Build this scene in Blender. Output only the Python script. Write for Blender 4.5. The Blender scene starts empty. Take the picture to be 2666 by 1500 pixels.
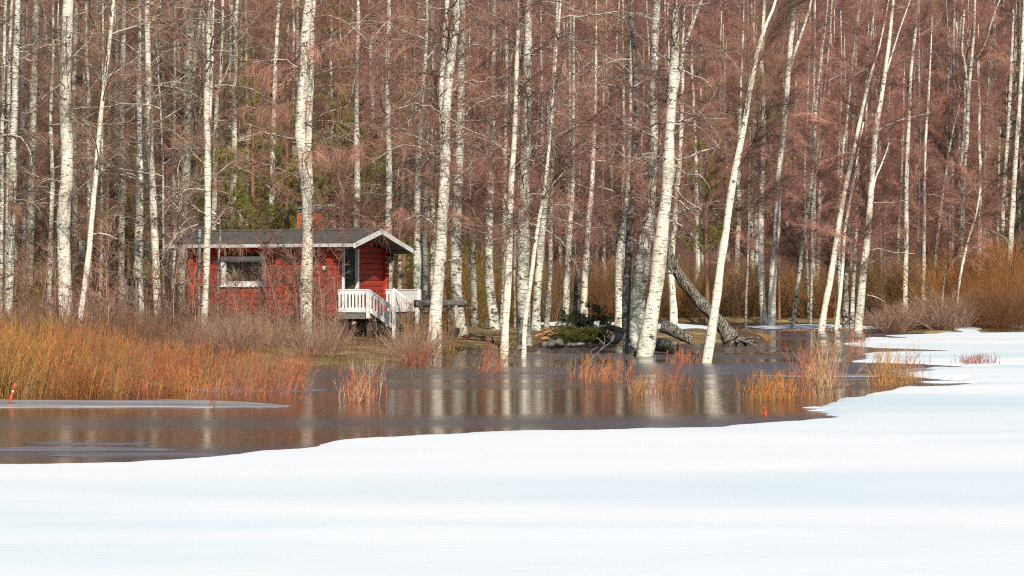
import bpy, math, random
import numpy as np
from mathutils import Vector, noise as mnoise

# ---------------------------------------------------------------- camera, sky, sun, exposure
scene = bpy.context.scene
COL = scene.collection
F, HX, HY, HC = 6271.0, 1333.0, 755.6, 1.6          # focal length in photo px, principal column, horizon row, eye height
cam_d = bpy.data.cameras.new("camera"); cam = bpy.data.objects.new("camera", cam_d); COL.objects.link(cam)
cam.location = (0, 0, HC); cam.rotation_euler = (math.radians(90), 0, 0)
cam_d.sensor_fit = 'HORIZONTAL'; cam_d.angle_x = 2 * math.atan(1333.0 / F)
cam_d.shift_y = 5.6 / 2666; cam_d.clip_start = 0.1; cam_d.clip_end = 2000
scene.camera = cam
SUN_AZ, SUN_EL = math.radians(12), math.radians(39)   # azimuth from behind the camera toward +X
world = bpy.data.worlds.new("World"); scene.world = world; world.use_nodes = True
wn = world.node_tree.nodes; wl = world.node_tree.links; wn.clear()
sky = wn.new('ShaderNodeTexSky'); sky.sky_type = 'NISHITA'; sky.sun_disc = False
sky.sun_elevation = SUN_EL; sky.sun_rotation = math.pi - SUN_AZ
bg = wn.new('ShaderNodeBackground'); bg.inputs[1].default_value = 0.075
wo = wn.new('ShaderNodeOutputWorld'); wl.new(sky.outputs[0], bg.inputs[0]); wl.new(bg.outputs[0], wo.inputs[0])
sd = bpy.data.lights.new("sun", 'SUN'); sd.energy = 4.9; sd.angle = math.radians(0.5); sd.color = (1.0, 0.94, 0.84)
sun = bpy.data.objects.new("sun", sd); COL.objects.link(sun)
sun.rotation_euler = Vector((-math.sin(SUN_AZ) * math.cos(SUN_EL), math.cos(SUN_AZ) * math.cos(SUN_EL), -math.sin(SUN_EL))).to_track_quat('-Z', 'Y').to_euler()
sun.location = (20, -20, 40)
scene.view_settings.view_transform = 'Standard'; scene.view_settings.look = 'None'
scene.view_settings.gamma = 1; scene.view_settings.use_curve_mapping = False
scene.view_settings.exposure = 0.15
scene.render.engine = 'CYCLES'
scene.cycles.use_denoising = False; scene.cycles.filter_width = 1.1
scene.cycles.max_bounces = 5; scene.cycles.diffuse_bounces = 3; scene.cycles.glossy_bounces = 3
scene.cycles.transmission_bounces = 3; scene.cycles.transparent_max_bounces = 4

random.seed(5); rng = np.random.default_rng(5); R = math.radians

# ---------------------------------------------------------------- geometry helpers
class Geo:
    """collects vertices and faces; build() links them as one mesh object"""
    def __init__(s): s.v = []; s.f = []; s.n = 0
    def add(s, v, f, m=0):
        v = np.asarray(v, float).reshape(-1, 3); f = np.asarray(f, int)
        s.v.append(v); s.f.append((f + s.n, m)); s.n += len(v)
    def merge(s, o, T=None, off=(0, 0, 0), sc=1.0):
        v = np.concatenate(o.v) * sc
        if T is not None: v = v @ np.asarray(T).T
        v = v + np.asarray(off); b = s.n; s.v.append(v)
        for f, m in o.f: s.f.append((f + b, m))
        s.n += len(v)
    def mesh(s, name, mats, smooth=True):
        me = bpy.data.meshes.new(name); v = np.concatenate(s.v)
        me.vertices.add(len(v)); me.vertices.foreach_set('co', v.ravel().astype(np.float32))
        L = np.concatenate([f.ravel() for f, m in s.f]); tot = np.concatenate([np.full(len(f), f.shape[1]) for f, m in s.f])
        mi = np.concatenate([np.full(len(f), m) for f, m in s.f])
        me.loops.add(len(L)); me.loops.foreach_set('vertex_index', L.astype(np.int32))
        me.polygons.add(len(tot)); st = np.concatenate([[0], np.cumsum(tot)[:-1]])
        me.polygons.foreach_set('loop_start', st.astype(np.int32)); me.polygons.foreach_set('loop_total', tot.astype(np.int32))
        me.polygons.foreach_set('material_index', mi.astype(np.int32))
        me.polygons.foreach_set('use_smooth', np.full(len(tot), smooth))
        for m in (mats if isinstance(mats, (list, tuple)) else [mats]): me.materials.append(m)
        me.update(calc_edges=True); me.validate(); return me
    def build(s, name, mats, parent=None, smooth=True, loc=None):
        return link(name, s.mesh(name, mats, smooth), parent, loc)

def link(name, me, parent=None, loc=None, rot=None, sc=None):
    o = bpy.data.objects.new(name, me); COL.objects.link(o)
    if parent: o.parent = parent
    if loc is not None: o.location = loc
    if rot is not None: o.rotation_euler = rot
    if sc is not None: o.scale = (sc, sc, sc) if np.isscalar(sc) else sc
    return o
def tag(o, label=None, cat=None, group=None, kind=None):
    if label: o['label'] = label
    if cat: o['category'] = cat
    if group: o['group'] = group
    if kind: o['kind'] = kind
    return o
def empty(name, loc, label=None, cat=None, group=None, rz=0):
    o = link(name, None, None, loc, (0, 0, rz)); o.empty_display_size = .2
    return tag(o, label, cat, group)
def norm(a): a = np.asarray(a, float); return a / (np.linalg.norm(a) + 1e-9)

def tube(g, pts, rad, sides=8, m=0, cap=True, jit=0.0, rg=rng):
    pts = np.asarray(pts, float); n = len(pts); rad = np.broadcast_to(np.asarray(rad, float), (n,))
    t = np.gradient(pts, axis=0); t /= np.linalg.norm(t, axis=1)[:, None] + 1e-9
    ref = np.array([1.0, 0, 0]) if abs(t[0][0]) < .8 else np.array([0, 0, 1.0])
    V = []
    a = np.linspace(0, 2 * math.pi, sides, endpoint=False)
    for i in range(n):
        u = norm(np.cross(t[i], ref)); w = np.cross(t[i], u); ref = np.cross(u, t[i]) * 1.0
        r = rad[i] * (1 + jit * rg.normal(size=sides)) if jit else rad[i] * np.ones(sides)
        V.append(pts[i] + (np.cos(a) * r)[:, None] * u + (np.sin(a) * r)[:, None] * w)
    i = np.arange(n - 1)[:, None] * sides; j = np.arange(sides)[None]; k = (j + 1) % sides
    q = np.stack([i + j, i + k, i + k + sides, i + j + sides], -1).reshape(-1, 4)
    V = np.concatenate(V); b = g.n; g.add(V, q, m)
    if cap:
        for c, p in ((0, pts[0]), ((n - 1) * sides, pts[-1])):
            g.v.append(np.array([p])); ci = g.n; g.n += 1
            tr = np.stack([np.full(sides, ci), b + c + j[0], b + c + k[0]], -1)
            if c == 0: tr = tr[:, ::-1]
            g.f.append((tr, m))

def segs(g, P0, P1, R0, R1, m=0):
    """many thin three-sided tapering twigs at once"""
    P0 = np.asarray(P0, float).reshape(-1, 3); P1 = np.asarray(P1, float).reshape(-1, 3); n = len(P0)
    if n == 0: return
    R0 = np.broadcast_to(R0, (n,)); R1 = np.broadcast_to(R1, (n,))
    d = P1 - P0; d /= np.linalg.norm(d, axis=1)[:, None] + 1e-9
    ref = np.where(np.abs(d[:, 2:3]) > .9, np.array([[1.0, 0, 0]]), np.array([[0, 0, 1.0]]))
    u = np.cross(d, ref); u /= np.linalg.norm(u, axis=1)[:, None] + 1e-9; w = np.cross(d, u)
    V = np.empty((n, 6, 3))
    for k in range(3):
        c, s_ = math.cos(k * 2.0944), math.sin(k * 2.0944)
        V[:, k] = P0 + (u * c + w * s_) * R0[:, None]; V[:, 3 + k] = P1 + (u * c + w * s_) * R1[:, None]
    b = np.arange(n)[:, None] * 6
    q = np.concatenate([b + np.array([[k, (k + 1) % 3, 3 + (k + 1) % 3, 3 + k]]) for k in range(3)])
    g.add(V.reshape(-1, 3), q, m)

def box(g, x0, x1, y0, y1, z0, z1, m=0):
    v = [(x, y, z) for z in (z0, z1) for y in (y0, y1) for x in (x0, x1)]
    g.add(v, [(0, 2, 3, 1), (4, 5, 7, 6), (0, 1, 5, 4), (2, 6, 7, 3), (0, 4, 6, 2), (1, 3, 7, 5)], m)
def prism(g, prof, axis, a0, a1, m=0):
    """extrude a closed 2D profile (list of (p,q)) along an axis: axis 0 -> (a,p,q), 1 -> (p,a,q)"""
    n = len(prof); f = (lambda a, p, q: (a, p, q)) if axis == 0 else (lambda a, p, q: (p, a, q))
    v = [f(a0, *c) for c in prof] + [f(a1, *c) for c in prof]
    b = g.n; g.add(v, [(i, (i + 1) % n, n + (i + 1) % n, n + i) for i in range(n)], m)
    g.f.append((np.array([list(range(n))[::-1]]) + b, m)); g.f.append((np.array([list(range(n, 2 * n))]) + b, m))

def world_at(x, y, Y): return np.array([(x - HX) / F * Y, Y, HC + (HY - y) / F * Y])     # a photo pixel at a chosen distance
def on_plane(x, y, z=0.0):
    Y = F * (HC - z) / (y - HY); return np.array([(x - HX) / F * Y, Y, z])

# ---------------------------------------------------------------- materials
def new_mat(name, rough=.8):
    m = bpy.data.materials.new(name); m.use_nodes = True
    return m, m.node_tree.nodes, m.node_tree.links, m.node_tree.nodes['Principled BSDF']
class NB:
    def __init__(s, name, rough=.8, spec=.3):
        s.m, s.n, s.l, s.p = new_mat(name); s.p.inputs['Roughness'].default_value = rough
        s.p.inputs['Specular IOR Level'].default_value = spec
        s.tc = s.n.new('ShaderNodeTexCoord'); s.oi = s.n.new('ShaderNodeObjectInfo')
    def coord(s, scale=(1, 1, 1), rand=True, out='Object'):
        mp = s.n.new('ShaderNodeMapping'); mp.inputs['Scale'].default_value = scale
        if rand:
            c = s.n.new('ShaderNodeCombineXYZ'); mu = s.n.new('ShaderNodeMath'); mu.operation = 'MULTIPLY'; mu.inputs[1].default_value = 61.0
            s.l.new(s.oi.outputs['Random'], mu.inputs[0])
            for k in range(3): s.l.new(mu.outputs[0], c.inputs[k])
            s.l.new(c.outputs[0], mp.inputs['Location'])
        s.l.new(s.tc.outputs[out], mp.inputs['Vector']); return mp.outputs[0]
    def noise(s, vec, scale, detail=3, rough=.55, dist=0):
        t = s.n.new('ShaderNodeTexNoise'); t.inputs['Scale'].default_value = scale; t.inputs['Detail'].default_value = detail
        t.inputs['Roughness'].default_value = rough; t.inputs['Distortion'].default_value = dist
        s.l.new(vec, t.inputs['Vector']); return t.outputs['Fac']
    def ramp(s, fac, a, b, c0=(0, 0, 0, 1), c1=(1, 1, 1, 1)):
        r = s.n.new('ShaderNodeValToRGB'); e = r.color_ramp.elements
        e[0].position = a; e[1].position = b; e[0].color = (*c0[:3], 1); e[1].color = (*c1[:3], 1)
        s.l.new(fac, r.inputs[0]); return r.outputs[0]
    def mix(s, fac, a, b):
        x = s.n.new('ShaderNodeMix'); x.data_type = 'RGBA'
        for sock, val in ((x.inputs[0], fac), (x.inputs[6], a), (x.inputs[7], b)):
            if hasattr(val, 'links'): s.l.new(val, sock)
            elif isinstance(val, (int, float)): sock.default_value = val
            else: sock.default_value = (*val[:3], 1)
        return x.outputs[2]
    def math(s, op, a, b):
        x = s.n.new('ShaderNodeMath'); x.operation = op
        for sock, val in ((x.inputs[0], a), (x.inputs[1], b)):
            if hasattr(val, 'links'): s.l.new(val, sock)
            else: sock.default_value = val
        return x.outputs[0]
    def bump(s, h, strength=.4, dist=.01):
        b = s.n.new('ShaderNodeBump'); b.inputs['Strength'].default_value = strength; b.inputs['Distance'].default_value = dist
        s.l.new(h, b.inputs['Height']); s.l.new(b.outputs[0], s.p.inputs['Normal'])
    def base(s, c):
        if hasattr(c, 'links'): s.l.new(c, s.p.inputs['Base Color'])
        else: s.p.inputs['Base Color'].default_value = (*c, 1)
        return s.m

def simple(name, c0, c1=None, scale=8, rough=.8, bump=0, stretch=(1, 1, 1), spec=.25):
    b = NB(name, rough, spec); c1 = c1 or tuple(x * .6 for x in c0)
    n = b.noise(b.coord(stretch), scale, 4)
    if bump: b.bump(n, bump, .02)
    return b.base(b.ramp(n, .3, .7, c0, c1))

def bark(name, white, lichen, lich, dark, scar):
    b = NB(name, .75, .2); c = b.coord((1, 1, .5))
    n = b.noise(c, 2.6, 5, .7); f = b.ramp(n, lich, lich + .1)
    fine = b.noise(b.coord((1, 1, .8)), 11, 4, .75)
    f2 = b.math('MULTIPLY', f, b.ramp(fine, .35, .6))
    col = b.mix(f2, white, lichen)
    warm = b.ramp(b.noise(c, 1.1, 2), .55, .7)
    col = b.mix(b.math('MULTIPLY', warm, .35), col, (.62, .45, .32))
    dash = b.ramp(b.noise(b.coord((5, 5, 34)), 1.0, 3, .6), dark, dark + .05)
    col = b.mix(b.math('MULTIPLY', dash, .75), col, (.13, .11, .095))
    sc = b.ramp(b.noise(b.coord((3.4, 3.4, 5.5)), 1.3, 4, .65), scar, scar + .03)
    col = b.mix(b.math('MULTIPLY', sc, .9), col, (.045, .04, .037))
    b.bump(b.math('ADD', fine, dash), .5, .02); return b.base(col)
BARK_W = bark('birch_bark_white', (.80, .735, .61), (.33, .345, .26), .50, .57, .61)
BARK_C = bark('birch_bark_cream', (.82, .74, .59), (.48, .43, .33), .60, .59, .63)
BARK_M = bark('birch_bark_lichen', (.73, .70, .58), (.24, .255, .19), .44, .54, .58)
BARK_G = bark('birch_bark_grey', (.58, .54, .44), (.20, .205, .155), .42, .51, .56)
BARK_D = bark('birch_bark_old_shaded', (.30, .30, .28), (.13, .14, .13), .40, .52, .56)  # old bark; the shade on shaded trunks is put into this colour too
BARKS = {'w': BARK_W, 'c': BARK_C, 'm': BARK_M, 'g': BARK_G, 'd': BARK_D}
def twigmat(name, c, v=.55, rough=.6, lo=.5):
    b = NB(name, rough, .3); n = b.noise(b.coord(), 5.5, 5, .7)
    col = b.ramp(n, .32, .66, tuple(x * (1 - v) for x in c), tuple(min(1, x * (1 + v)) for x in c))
    rv = b.n.new('ShaderNodeMapRange'); rv.inputs['To Min'].default_value = lo; rv.inputs['To Max'].default_value = 1.3   # own tone per bush or crown; dark ones also stand in for shaded gaps
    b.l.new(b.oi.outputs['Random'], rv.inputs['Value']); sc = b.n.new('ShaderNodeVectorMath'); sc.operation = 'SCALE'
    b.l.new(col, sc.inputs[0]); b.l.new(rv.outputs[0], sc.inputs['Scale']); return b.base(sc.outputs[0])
LIMB = bark('lichened_limb_bark', (.60, .54, .45), (.34, .34, .27), .46, .56, .57)
LIMB2 = bark('brown_limb_bark', (.36, .28, .22), (.26, .25, .20), .48, .56, .57)
LIMB_D = twigmat('dark_limb_bark', (.20, .135, .11))
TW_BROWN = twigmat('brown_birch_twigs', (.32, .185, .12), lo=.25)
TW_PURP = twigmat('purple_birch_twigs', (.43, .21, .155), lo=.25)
TW_GREY = twigmat('grey_brown_twigs', (.34, .205, .145))
TW_GOLD = twigmat('golden_willow_stems', (.38, .20, .06))
TW_ORNG = twigmat('orange_willow_stems', (.43, .175, .05))
TW_RED = twigmat('red_willow_stems', (.38, .12, .06))
TW_TAN = twigmat('tan_willow_stems', (.30, .185, .09))
STRAW = twigmat('dry_straw', (.46, .33, .17), .35)
PINE_N = twigmat('pine_needles', (.21, .22, .035), .5)
SPRUCE_N = twigmat('spruce_needles', (.035, .05, .018), .5)
PINE_B = simple('pine_bark', (.30, .15, .08), (.13, .08, .055), 6, bump=.5)

def ground_mat():
    b = NB('forest_floor', .95, .1); c = b.coord(rand=False)
    n1 = b.noise(c, .9, 6, .7); n2 = b.noise(c, 9, 5, .7); n3 = b.noise(c, .35, 3)
    col = b.mix(b.ramp(n2, .35, .65), (.10, .055, .03), (.30, .20, .10))
    col = b.mix(b.ramp(n1, .5, .62), col, (.40, .30, .15))
    col = b.mix(b.math('MULTIPLY', b.ramp(n3, .55, .65), .5), col, (.09, .11, .02))
    b.bump(n2, .8, .08); return b.base(col)
GROUND = ground_mat()
HILL = simple('leafless_slope', (.13, .062, .05), (.055, .03, .024), 2.5, .95, 1.0)
def snow_mat():
    b = NB('wet_snow', .55, .3)
    c = b.coord((.055, .24, 1), False); n = b.noise(c, 1.0, 3, .45, .8)
    tint = b.ramp(n, .46, .66)
    n2 = b.noise(b.coord((.2, .9, 1), False), 1.0, 4)
    col = b.mix(b.math('MULTIPLY', tint, .8), (.85, .87, .885), (.60, .735, .78))
    col = b.mix(b.math('MULTIPLY', b.ramp(n2, .50, .78), .25), col, (.68, .75, .81))
    fine = b.noise(b.coord((1.2, 3, 1), False), 3.0, 5)
    b.bump(b.math('ADD', n2, fine), .16, .03); return b.base(col)
SNOW = snow_mat()
def water_mat():
    b = NB('dark_meltwater', .07, .5); b.p.inputs['IOR'].default_value = 1.33
    big = b.noise(b.coord((.12, .9, 1), False), 1.0, 3)
    film = b.ramp(b.noise(b.coord((.03, .16, 1), False), 1.0, 5, .55, .5), .44, .66)
    col = b.mix(b.math('MULTIPLY', film, .62), (.030, .024, .022), (.125, .12, .145)); b.base(col)  # skim-ice patches; the water's bluish sheen is also painted into this colour
    rr = b.math('ADD', b.math('MULTIPLY', film, .28), .075); b.l.new(rr, b.p.inputs['Roughness'])
    rip = b.noise(b.coord((.9, 7, 1), False), 1.0, 3, .6)
    rip2 = b.noise(b.coord((2.0, 18, 1), False), 1.0, 2)
    b.bump(b.math('ADD', rip, b.math('ADD', b.math('MULTIPLY', rip2, .35), b.math('MULTIPLY', big, 1.5))), .26, .02); return b.m
WATER = water_mat()
def film_mat(nm='thin_grey_ice', c0=(.10, .105, .12), c1=(.52, .60, .66)):
    b = NB(nm, .25, .5)
    n = b.noise(b.coord((.25, 3.5, 1), False), 1.0, 5, .6, .5)
    b.base(b.ramp(n, .35, .68, c0, c1))
    b.bump(n, .1, .01); return b.m
FILM = film_mat(); FILM2 = film_mat('dark_thin_ice', (.06, .055, .06), (.20, .22, .30))
def red_mat():
    b = NB('red_paint', .6, .25); n = b.noise(b.coord((2, 2, 9)), 2.0, 5, .7)
    col = b.ramp(n, .3, .75, (.52, .062, .030), (.36, .036, .020))
    fl = b.ramp(b.noise(b.coord((3, 3, 26)), 1.2, 4, .65), .665, .69)
    col = b.mix(b.math('MULTIPLY', fl, .8), col, (.55, .45, .40)); st = b.ramp(b.noise(b.coord((.9, .9, .8)), 1.0, 4, .6), .52, .72); col = b.mix(b.math('MULTIPLY', st, .6), col, (.24, .035, .025))
    rv = b.n.new('ShaderNodeMapRange'); rv.inputs['To Min'].default_value = .74; rv.inputs['To Max'].default_value = 1.08; b.l.new(b.oi.outputs['Random'], rv.inputs['Value'])
    sc = b.n.new('ShaderNodeVectorMath'); sc.operation = 'SCALE'; b.l.new(col, sc.inputs[0]); b.l.new(rv.outputs[0], sc.inputs['Scale'])
    b.bump(n, .3, .01); return b.base(sc.outputs[0])
RED = red_mat()
def white_mat():
    b = NB('white_paint', .5, .3); n = b.noise(b.coord((3, 3, 8)), 2.5, 5, .7)
    col = b.mix(b.ramp(n, .60, .74), (.80, .79, .77), (.50, .48, .45)); return b.base(col)
WHITE = white_mat()
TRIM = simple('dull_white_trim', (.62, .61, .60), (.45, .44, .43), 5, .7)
ROOF = simple('roof_felt', (.050, .047, .043), (.125, .115, .10), 7, .95, .5)
GREYW = simple('weathered_wood', (.26, .235, .20), (.10, .09, .08), 5, .9, .4, (1, 6, 6))
DARKW = simple('dark_timber', (.05, .042, .036), (.10, .085, .07), 6, .95, .3)
SOFFIT = simple('grey_soffit', (.22, .21, .21), (.16, .15, .15), 6, .9)
STONE = simple('field_stone', (.34, .28, .24), (.16, .15, .13), 5, .95, .6)
REDSTONE = simple('reddish_stone', (.45, .14, .09), (.25, .09, .06), 9, .95, .5)
BRICK = simple('chimney_brick', (.46, .13, .055), (.34, .10, .05), 12, .95, .3)
MORTAR = simple('mortar', (.22, .16, .13), (.14, .11, .09), 9, .95, .3)
METAL = simple('grey_metal', (.17, .19, .22), (.10, .11, .12), 4, .5)
BLACK = simple('black_metal_hole_shade', (.02, .02, .022), (.03, .03, .03), 4, .4)
GREEN = simple('green_paint', (.030, .055, .035), (.018, .035, .024), 6, .6)
CUT = simple('cut_wood', (.60, .27, .10), (.45, .2, .08), 12, .8)
def oldbark():
    b = NB('old_grey_bark', .95, .1); n = b.noise(b.coord((5, 5, 1.6)), 3.0, 6, .7); v = b.n.new('ShaderNodeTexVoronoi'); v.feature = 'DISTANCE_TO_EDGE'; v.inputs['Scale'].default_value = 7
    b.l.new(b.coord((2.6, 2.6, .5)), v.inputs['Vector']); cr = b.ramp(v.outputs['Distance'], .0, .10)
    col = b.mix(b.ramp(n, .42, .58), (.34, .305, .25), (.15, .13, .105)); col = b.mix(cr, (.07, .06, .05), col)
    b.bump(cr, .9, .04); return b.base(col)
OLDBARK = oldbark()
PALEB = simple('pale_board', (.50, .52, .42), (.40, .42, .33), 5, .7)
ORANGE = simple('orange_paint', (.70, .10, .05), (.50, .07, .035), 5, .5)
REFLECT = simple('white_band', (.85, .84, .82), (.75, .75, .75), 5, .5)
MOSS = simple('green_moss', (.17, .19, .025), (.09, .10, .02), 12, .95, .6)
EARTH = simple('dark_earth', (.12, .07, .045), (.05, .032, .022), 7, .95, .8)
def glass_mat():
    b = NB('window_glass', .03, .5); b.base((.010, .010, .012)); return b.m
GLASS = glass_mat()
CURTAIN = simple('green_bottle_glass', (.03, .16, .10), (.02, .09, .06), 5, .3)

# ---------------------------------------------------------------- terrain
def sdf(poly, X, Y):
    """signed distance, positive inside"""
    poly = np.asarray(poly); d = np.full(X.shape, 1e9); ins = np.zeros(X.shape, bool); n = len(poly)
    for i in range(n):
        a, b = poly[i], poly[(i + 1) % n]; e = b - a
        t = np.clip(((X - a[0]) * e[0] + (Y - a[1]) * e[1]) / (e @ e + 1e-12), 0, 1)
        d = np.minimum(d, np.hypot(X - a[0] - t * e[0], Y - a[1] - t * e[1]))
        c = ((a[1] > Y) != (b[1] > Y)) & (X < (b[0] - a[0]) * (Y - a[1]) / (b[1] - a[1] + 1e-12) + a[0]); ins ^= c
    return np.where(ins, d, -d)
def wpoly(px, z=0.0): return [on_plane(x, y, z)[:2] for x, y in px]
shore = [(-900, 1012), (-100, 1012), (300, 1008), (480, 998), (600, 975), (760, 950), (900, 948), (1060, 938), (1130, 922), (1170, 916),
         (1230, 908), (1290, 905), (1400, 904), (1590, 905), (1640, 897), (1700, 893), (1780, 893), (1900, 889), (1990, 884), (2010, 878), (1960, 868),
         (1860, 862), (1700, 868), (1640, 872), (1500, 868), (1300, 866), (1180, 862), (1150, 850)]
LAND1 = wpoly(shore) + [np.array([-3.2, 118.]), np.array([-3, 300.]), np.array([-200., 300.]), np.array([-200., 30.])]
far = [(1120, 838), (1500, 836), (1700, 839), (2000, 838), (2200, 841), (2310, 847), (2325, 864), (2420, 868), (2800, 866), (3300, 860)]
LAND2 = wpoly(far) + [np.array([160., 300.]), np.array([-40., 300.])]
def fract(X, Y, s, seed=0):
    """cheap smooth noise from a few sines"""
    v = 0; a = 1.0
    for k in range(4):
        p = seed * 7.1 + k * 2.3; v = v + a * np.sin(X * s + p + 1.7 * np.sin(Y * s * .7 + p)) * np.cos(Y * s * 1.1 - p); a *= .55; s *= 1.9
    return v
def ground_z(X, Y):
    X = np.asarray(X, float); Y = np.asarray(Y, float)
    d1 = sdf(LAND1, X, Y); d2 = sdf(LAND2, X, Y)
    h1 = np.where(d1 > 0, .06 + .34 * (1 - np.exp(-np.maximum(d1, 0) / 5.5)), np.maximum(d1 * .25, -.5) + .06 * (d1 > -.2))
    h1 = h1 + np.where(d1 > 0, np.minimum(d1, 1) * .04 * fract(X, Y, 1.3, 1), 0)
    h2 = np.where(d2 > 0, .05 + .65 * (1 - np.exp(-np.maximum(d2, 0) / 9)), np.maximum(d2 * .2, -.5))
    h2 = h2 + np.where(d2 > 0, np.minimum(d2, 1) * .03 * fract(X, Y, .9, 2), 0)
    h = np.maximum(h1, h2); u = np.clip((Y - 150) / 90, 0, 1)
    return h + 34 * u * u * (3 - 2 * u) * (Y > 150)
def gz(x, y): return float(ground_z(np.array([x]), np.array([y]))[0])
def persp_grid(y0, y1, rows, t0, t1, cols):
    Y = y0 * (y1 / y0) ** np.linspace(0, 1, rows); T = np.linspace(t0, t1, cols)
    YY = np.repeat(Y[:, None], cols, 1); XX = T[None] * YY; return XX, YY
def grid_faces(r, c):
    i = np.arange(r - 1)[:, None] * c + np.arange(c - 1)[None]
    return np.stack([i, i + 1, i + c + 1, i + c], -1).reshape(-1, 4)
XX, YY = persp_grid(12, 150, 300, -.36, .36, 220)
g = Geo(); g.add(np.stack([XX, YY, ground_z(XX, YY)], -1), grid_faces(300, 220)); go = g.build('ground', GROUND)
XX, YY = persp_grid(150, 275, 50, -.42, .42, 90)
g = Geo(); g.add(np.stack([XX, YY, ground_z(XX, YY)], -1), grid_faces(50, 90)); tag(g.build('wooded_hillside', HILL), kind='structure')
tag(go, kind='structure')
# wide plain around so that the ground reaches beyond the frame on every side
g = Geo(); box(g, -420, 420, -60, 500, -1.2, -.62); tag(g.build('lake_bed', GROUND), kind='structure')
g = Geo(); g.add([(-300, 2, 0), (300, 2, 0), (300, 220, 0), (-300, 220, 0)], [(0, 1, 2, 3)]); tag(g.build('water', WATER), kind='structure')

# ---------------------------------------------------------------- lake ice
q = lambda x, y: (2050 + x / 4.18, 840 + y / 4.18)
ice_px = [(3600, 863), q(2576, 100), q(2100, 105), q(1700, 98), q(1640, 112), q(1480, 118), q(1050, 132), q(1320, 146), q(1250, 163), q(1100, 158), q(960, 150), q(880, 152), q(835, 185), q(800, 215), q(700, 236), q(860, 250),
          q(1000, 258), q(1300, 264), q(1600, 278), q(1900, 291), q(1500, 308), q(1100, 312), q(810, 316), q(870, 345), q(850, 385), q(700, 408),
          q(1100, 420), q(1500, 430), q(1800, 450), q(2300, 472), q(1800, 474), q(1450, 470), q(1650, 500), q(1300, 530), q(1430, 582), q(1700, 588), q(1900, 620), q(2030, 658), q(1700, 675), q(1500, 683),
          q(1350, 683), q(1180, 680), q(1120, 705), q(1020, 740), q(860, 750), q(790, 790), q(520, 810), q(460, 860), q(340, 910), q(450, 960), q(620, 1003), q(200, 1030),
          (2050, 1091), (1960, 1097), (1822, 1108), (1640, 1111), (1449, 1116), (1290, 1118), (1170, 1124), (1080, 1128), (994, 1133), (900, 1137), (849, 1144), (780, 1160), (673, 1168), (580, 1179), (440, 1190),
          (310, 1196), (140, 1199), (0, 1201), (-500, 1204), (-2500, 1204)]
ICE = wpoly(ice_px, .045) + [np.array([-60., 22.]), np.array([-60., -30.]), np.array([90., -30.]), np.array([90., 80.])]
XX, YY = persp_grid(5, 97, 420, -.42, .42, 300)
d = sdf(ICE, XX, YY); d = d + (.09 * fract(XX, YY, 2.2, 3) + .05 * fract(XX, YY, 9, 8)) * np.minimum(1, YY / 40)
z = np.where(d > 0, .05 * (1 - np.exp(-d / .12)) + .012 * fract(XX, YY, .35, 5) * np.minimum(d, 1), np.maximum(d * .4, -.10))
g = Geo(); g.add(np.stack([XX, YY, z - .004], -1), grid_faces(420, 300)); tag(g.build('lake_ice', SNOW), kind='structure')

def film(px, z=.006, mat=None):
    """a skin of thin grey ice lying on the water"""
    P_ = wpoly(px, z); c = np.mean(P_, axis=0); n = len(P_); g = Geo()
    top = [(p[0], p[1], z) for p in P_]; bot = [(p[0], p[1], -.01) for p in P_]
    g.add(top + bot + [(c[0], c[1], z)], [(2 * n, i, (i + 1) % n) for i in range(n)]); g.f.append((np.array([(i, n + i, n + (i + 1) % n, (i + 1) % n) for i in range(n)]), 0))
    tag(g.build('thin_ice', mat or FILM, smooth=False), kind='structure')
def lens(x0, x1, y0, y1, tail=.5):
    ts = np.linspace(0, 1, 18); top = []; bot = []
    for t in ts:
        w = math.sin(math.pi * t) ** .6; xx = x0 + (x1 - x0) * t; ym = (y0 + y1) / 2 + (y1 - y0) * .12 * math.sin(7 * t + x0)
        top.append((xx, ym - (y1 - y0) / 2 * w * (1 + .15 * math.sin(19 * t + x0)))); bot.append((xx, ym + (y1 - y0) / 2 * w * (1 + .15 * math.sin(13 * t + x1))))
    return top[:-1] + bot[::-1][:-1]
film([(-700, 1040), (0, 1040), (60, 1041), (200, 1041), (330, 1042), (440, 1040), (530, 1042), (640, 1046), (760, 1056), (700, 1061), (560, 1060), (400, 1058), (200, 1059), (0, 1060), (-700, 1062)])
film(lens(480, 860, 1008, 1022), mat=FILM2); film(lens(60, 400, 1151, 1157), .005, FILM2); film(lens(-150, 460, 1164, 1172), .005, FILM2); film(lens(120, 640, 1180, 1190), .005, FILM2)
film(lens(1960, 2480, 975, 980)); film(lens(2080, 2290, 986, 990), mat=FILM2); film(lens(2300, 2520, 958, 972));
film(lens(1700, 1790, 884, 889))

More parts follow.
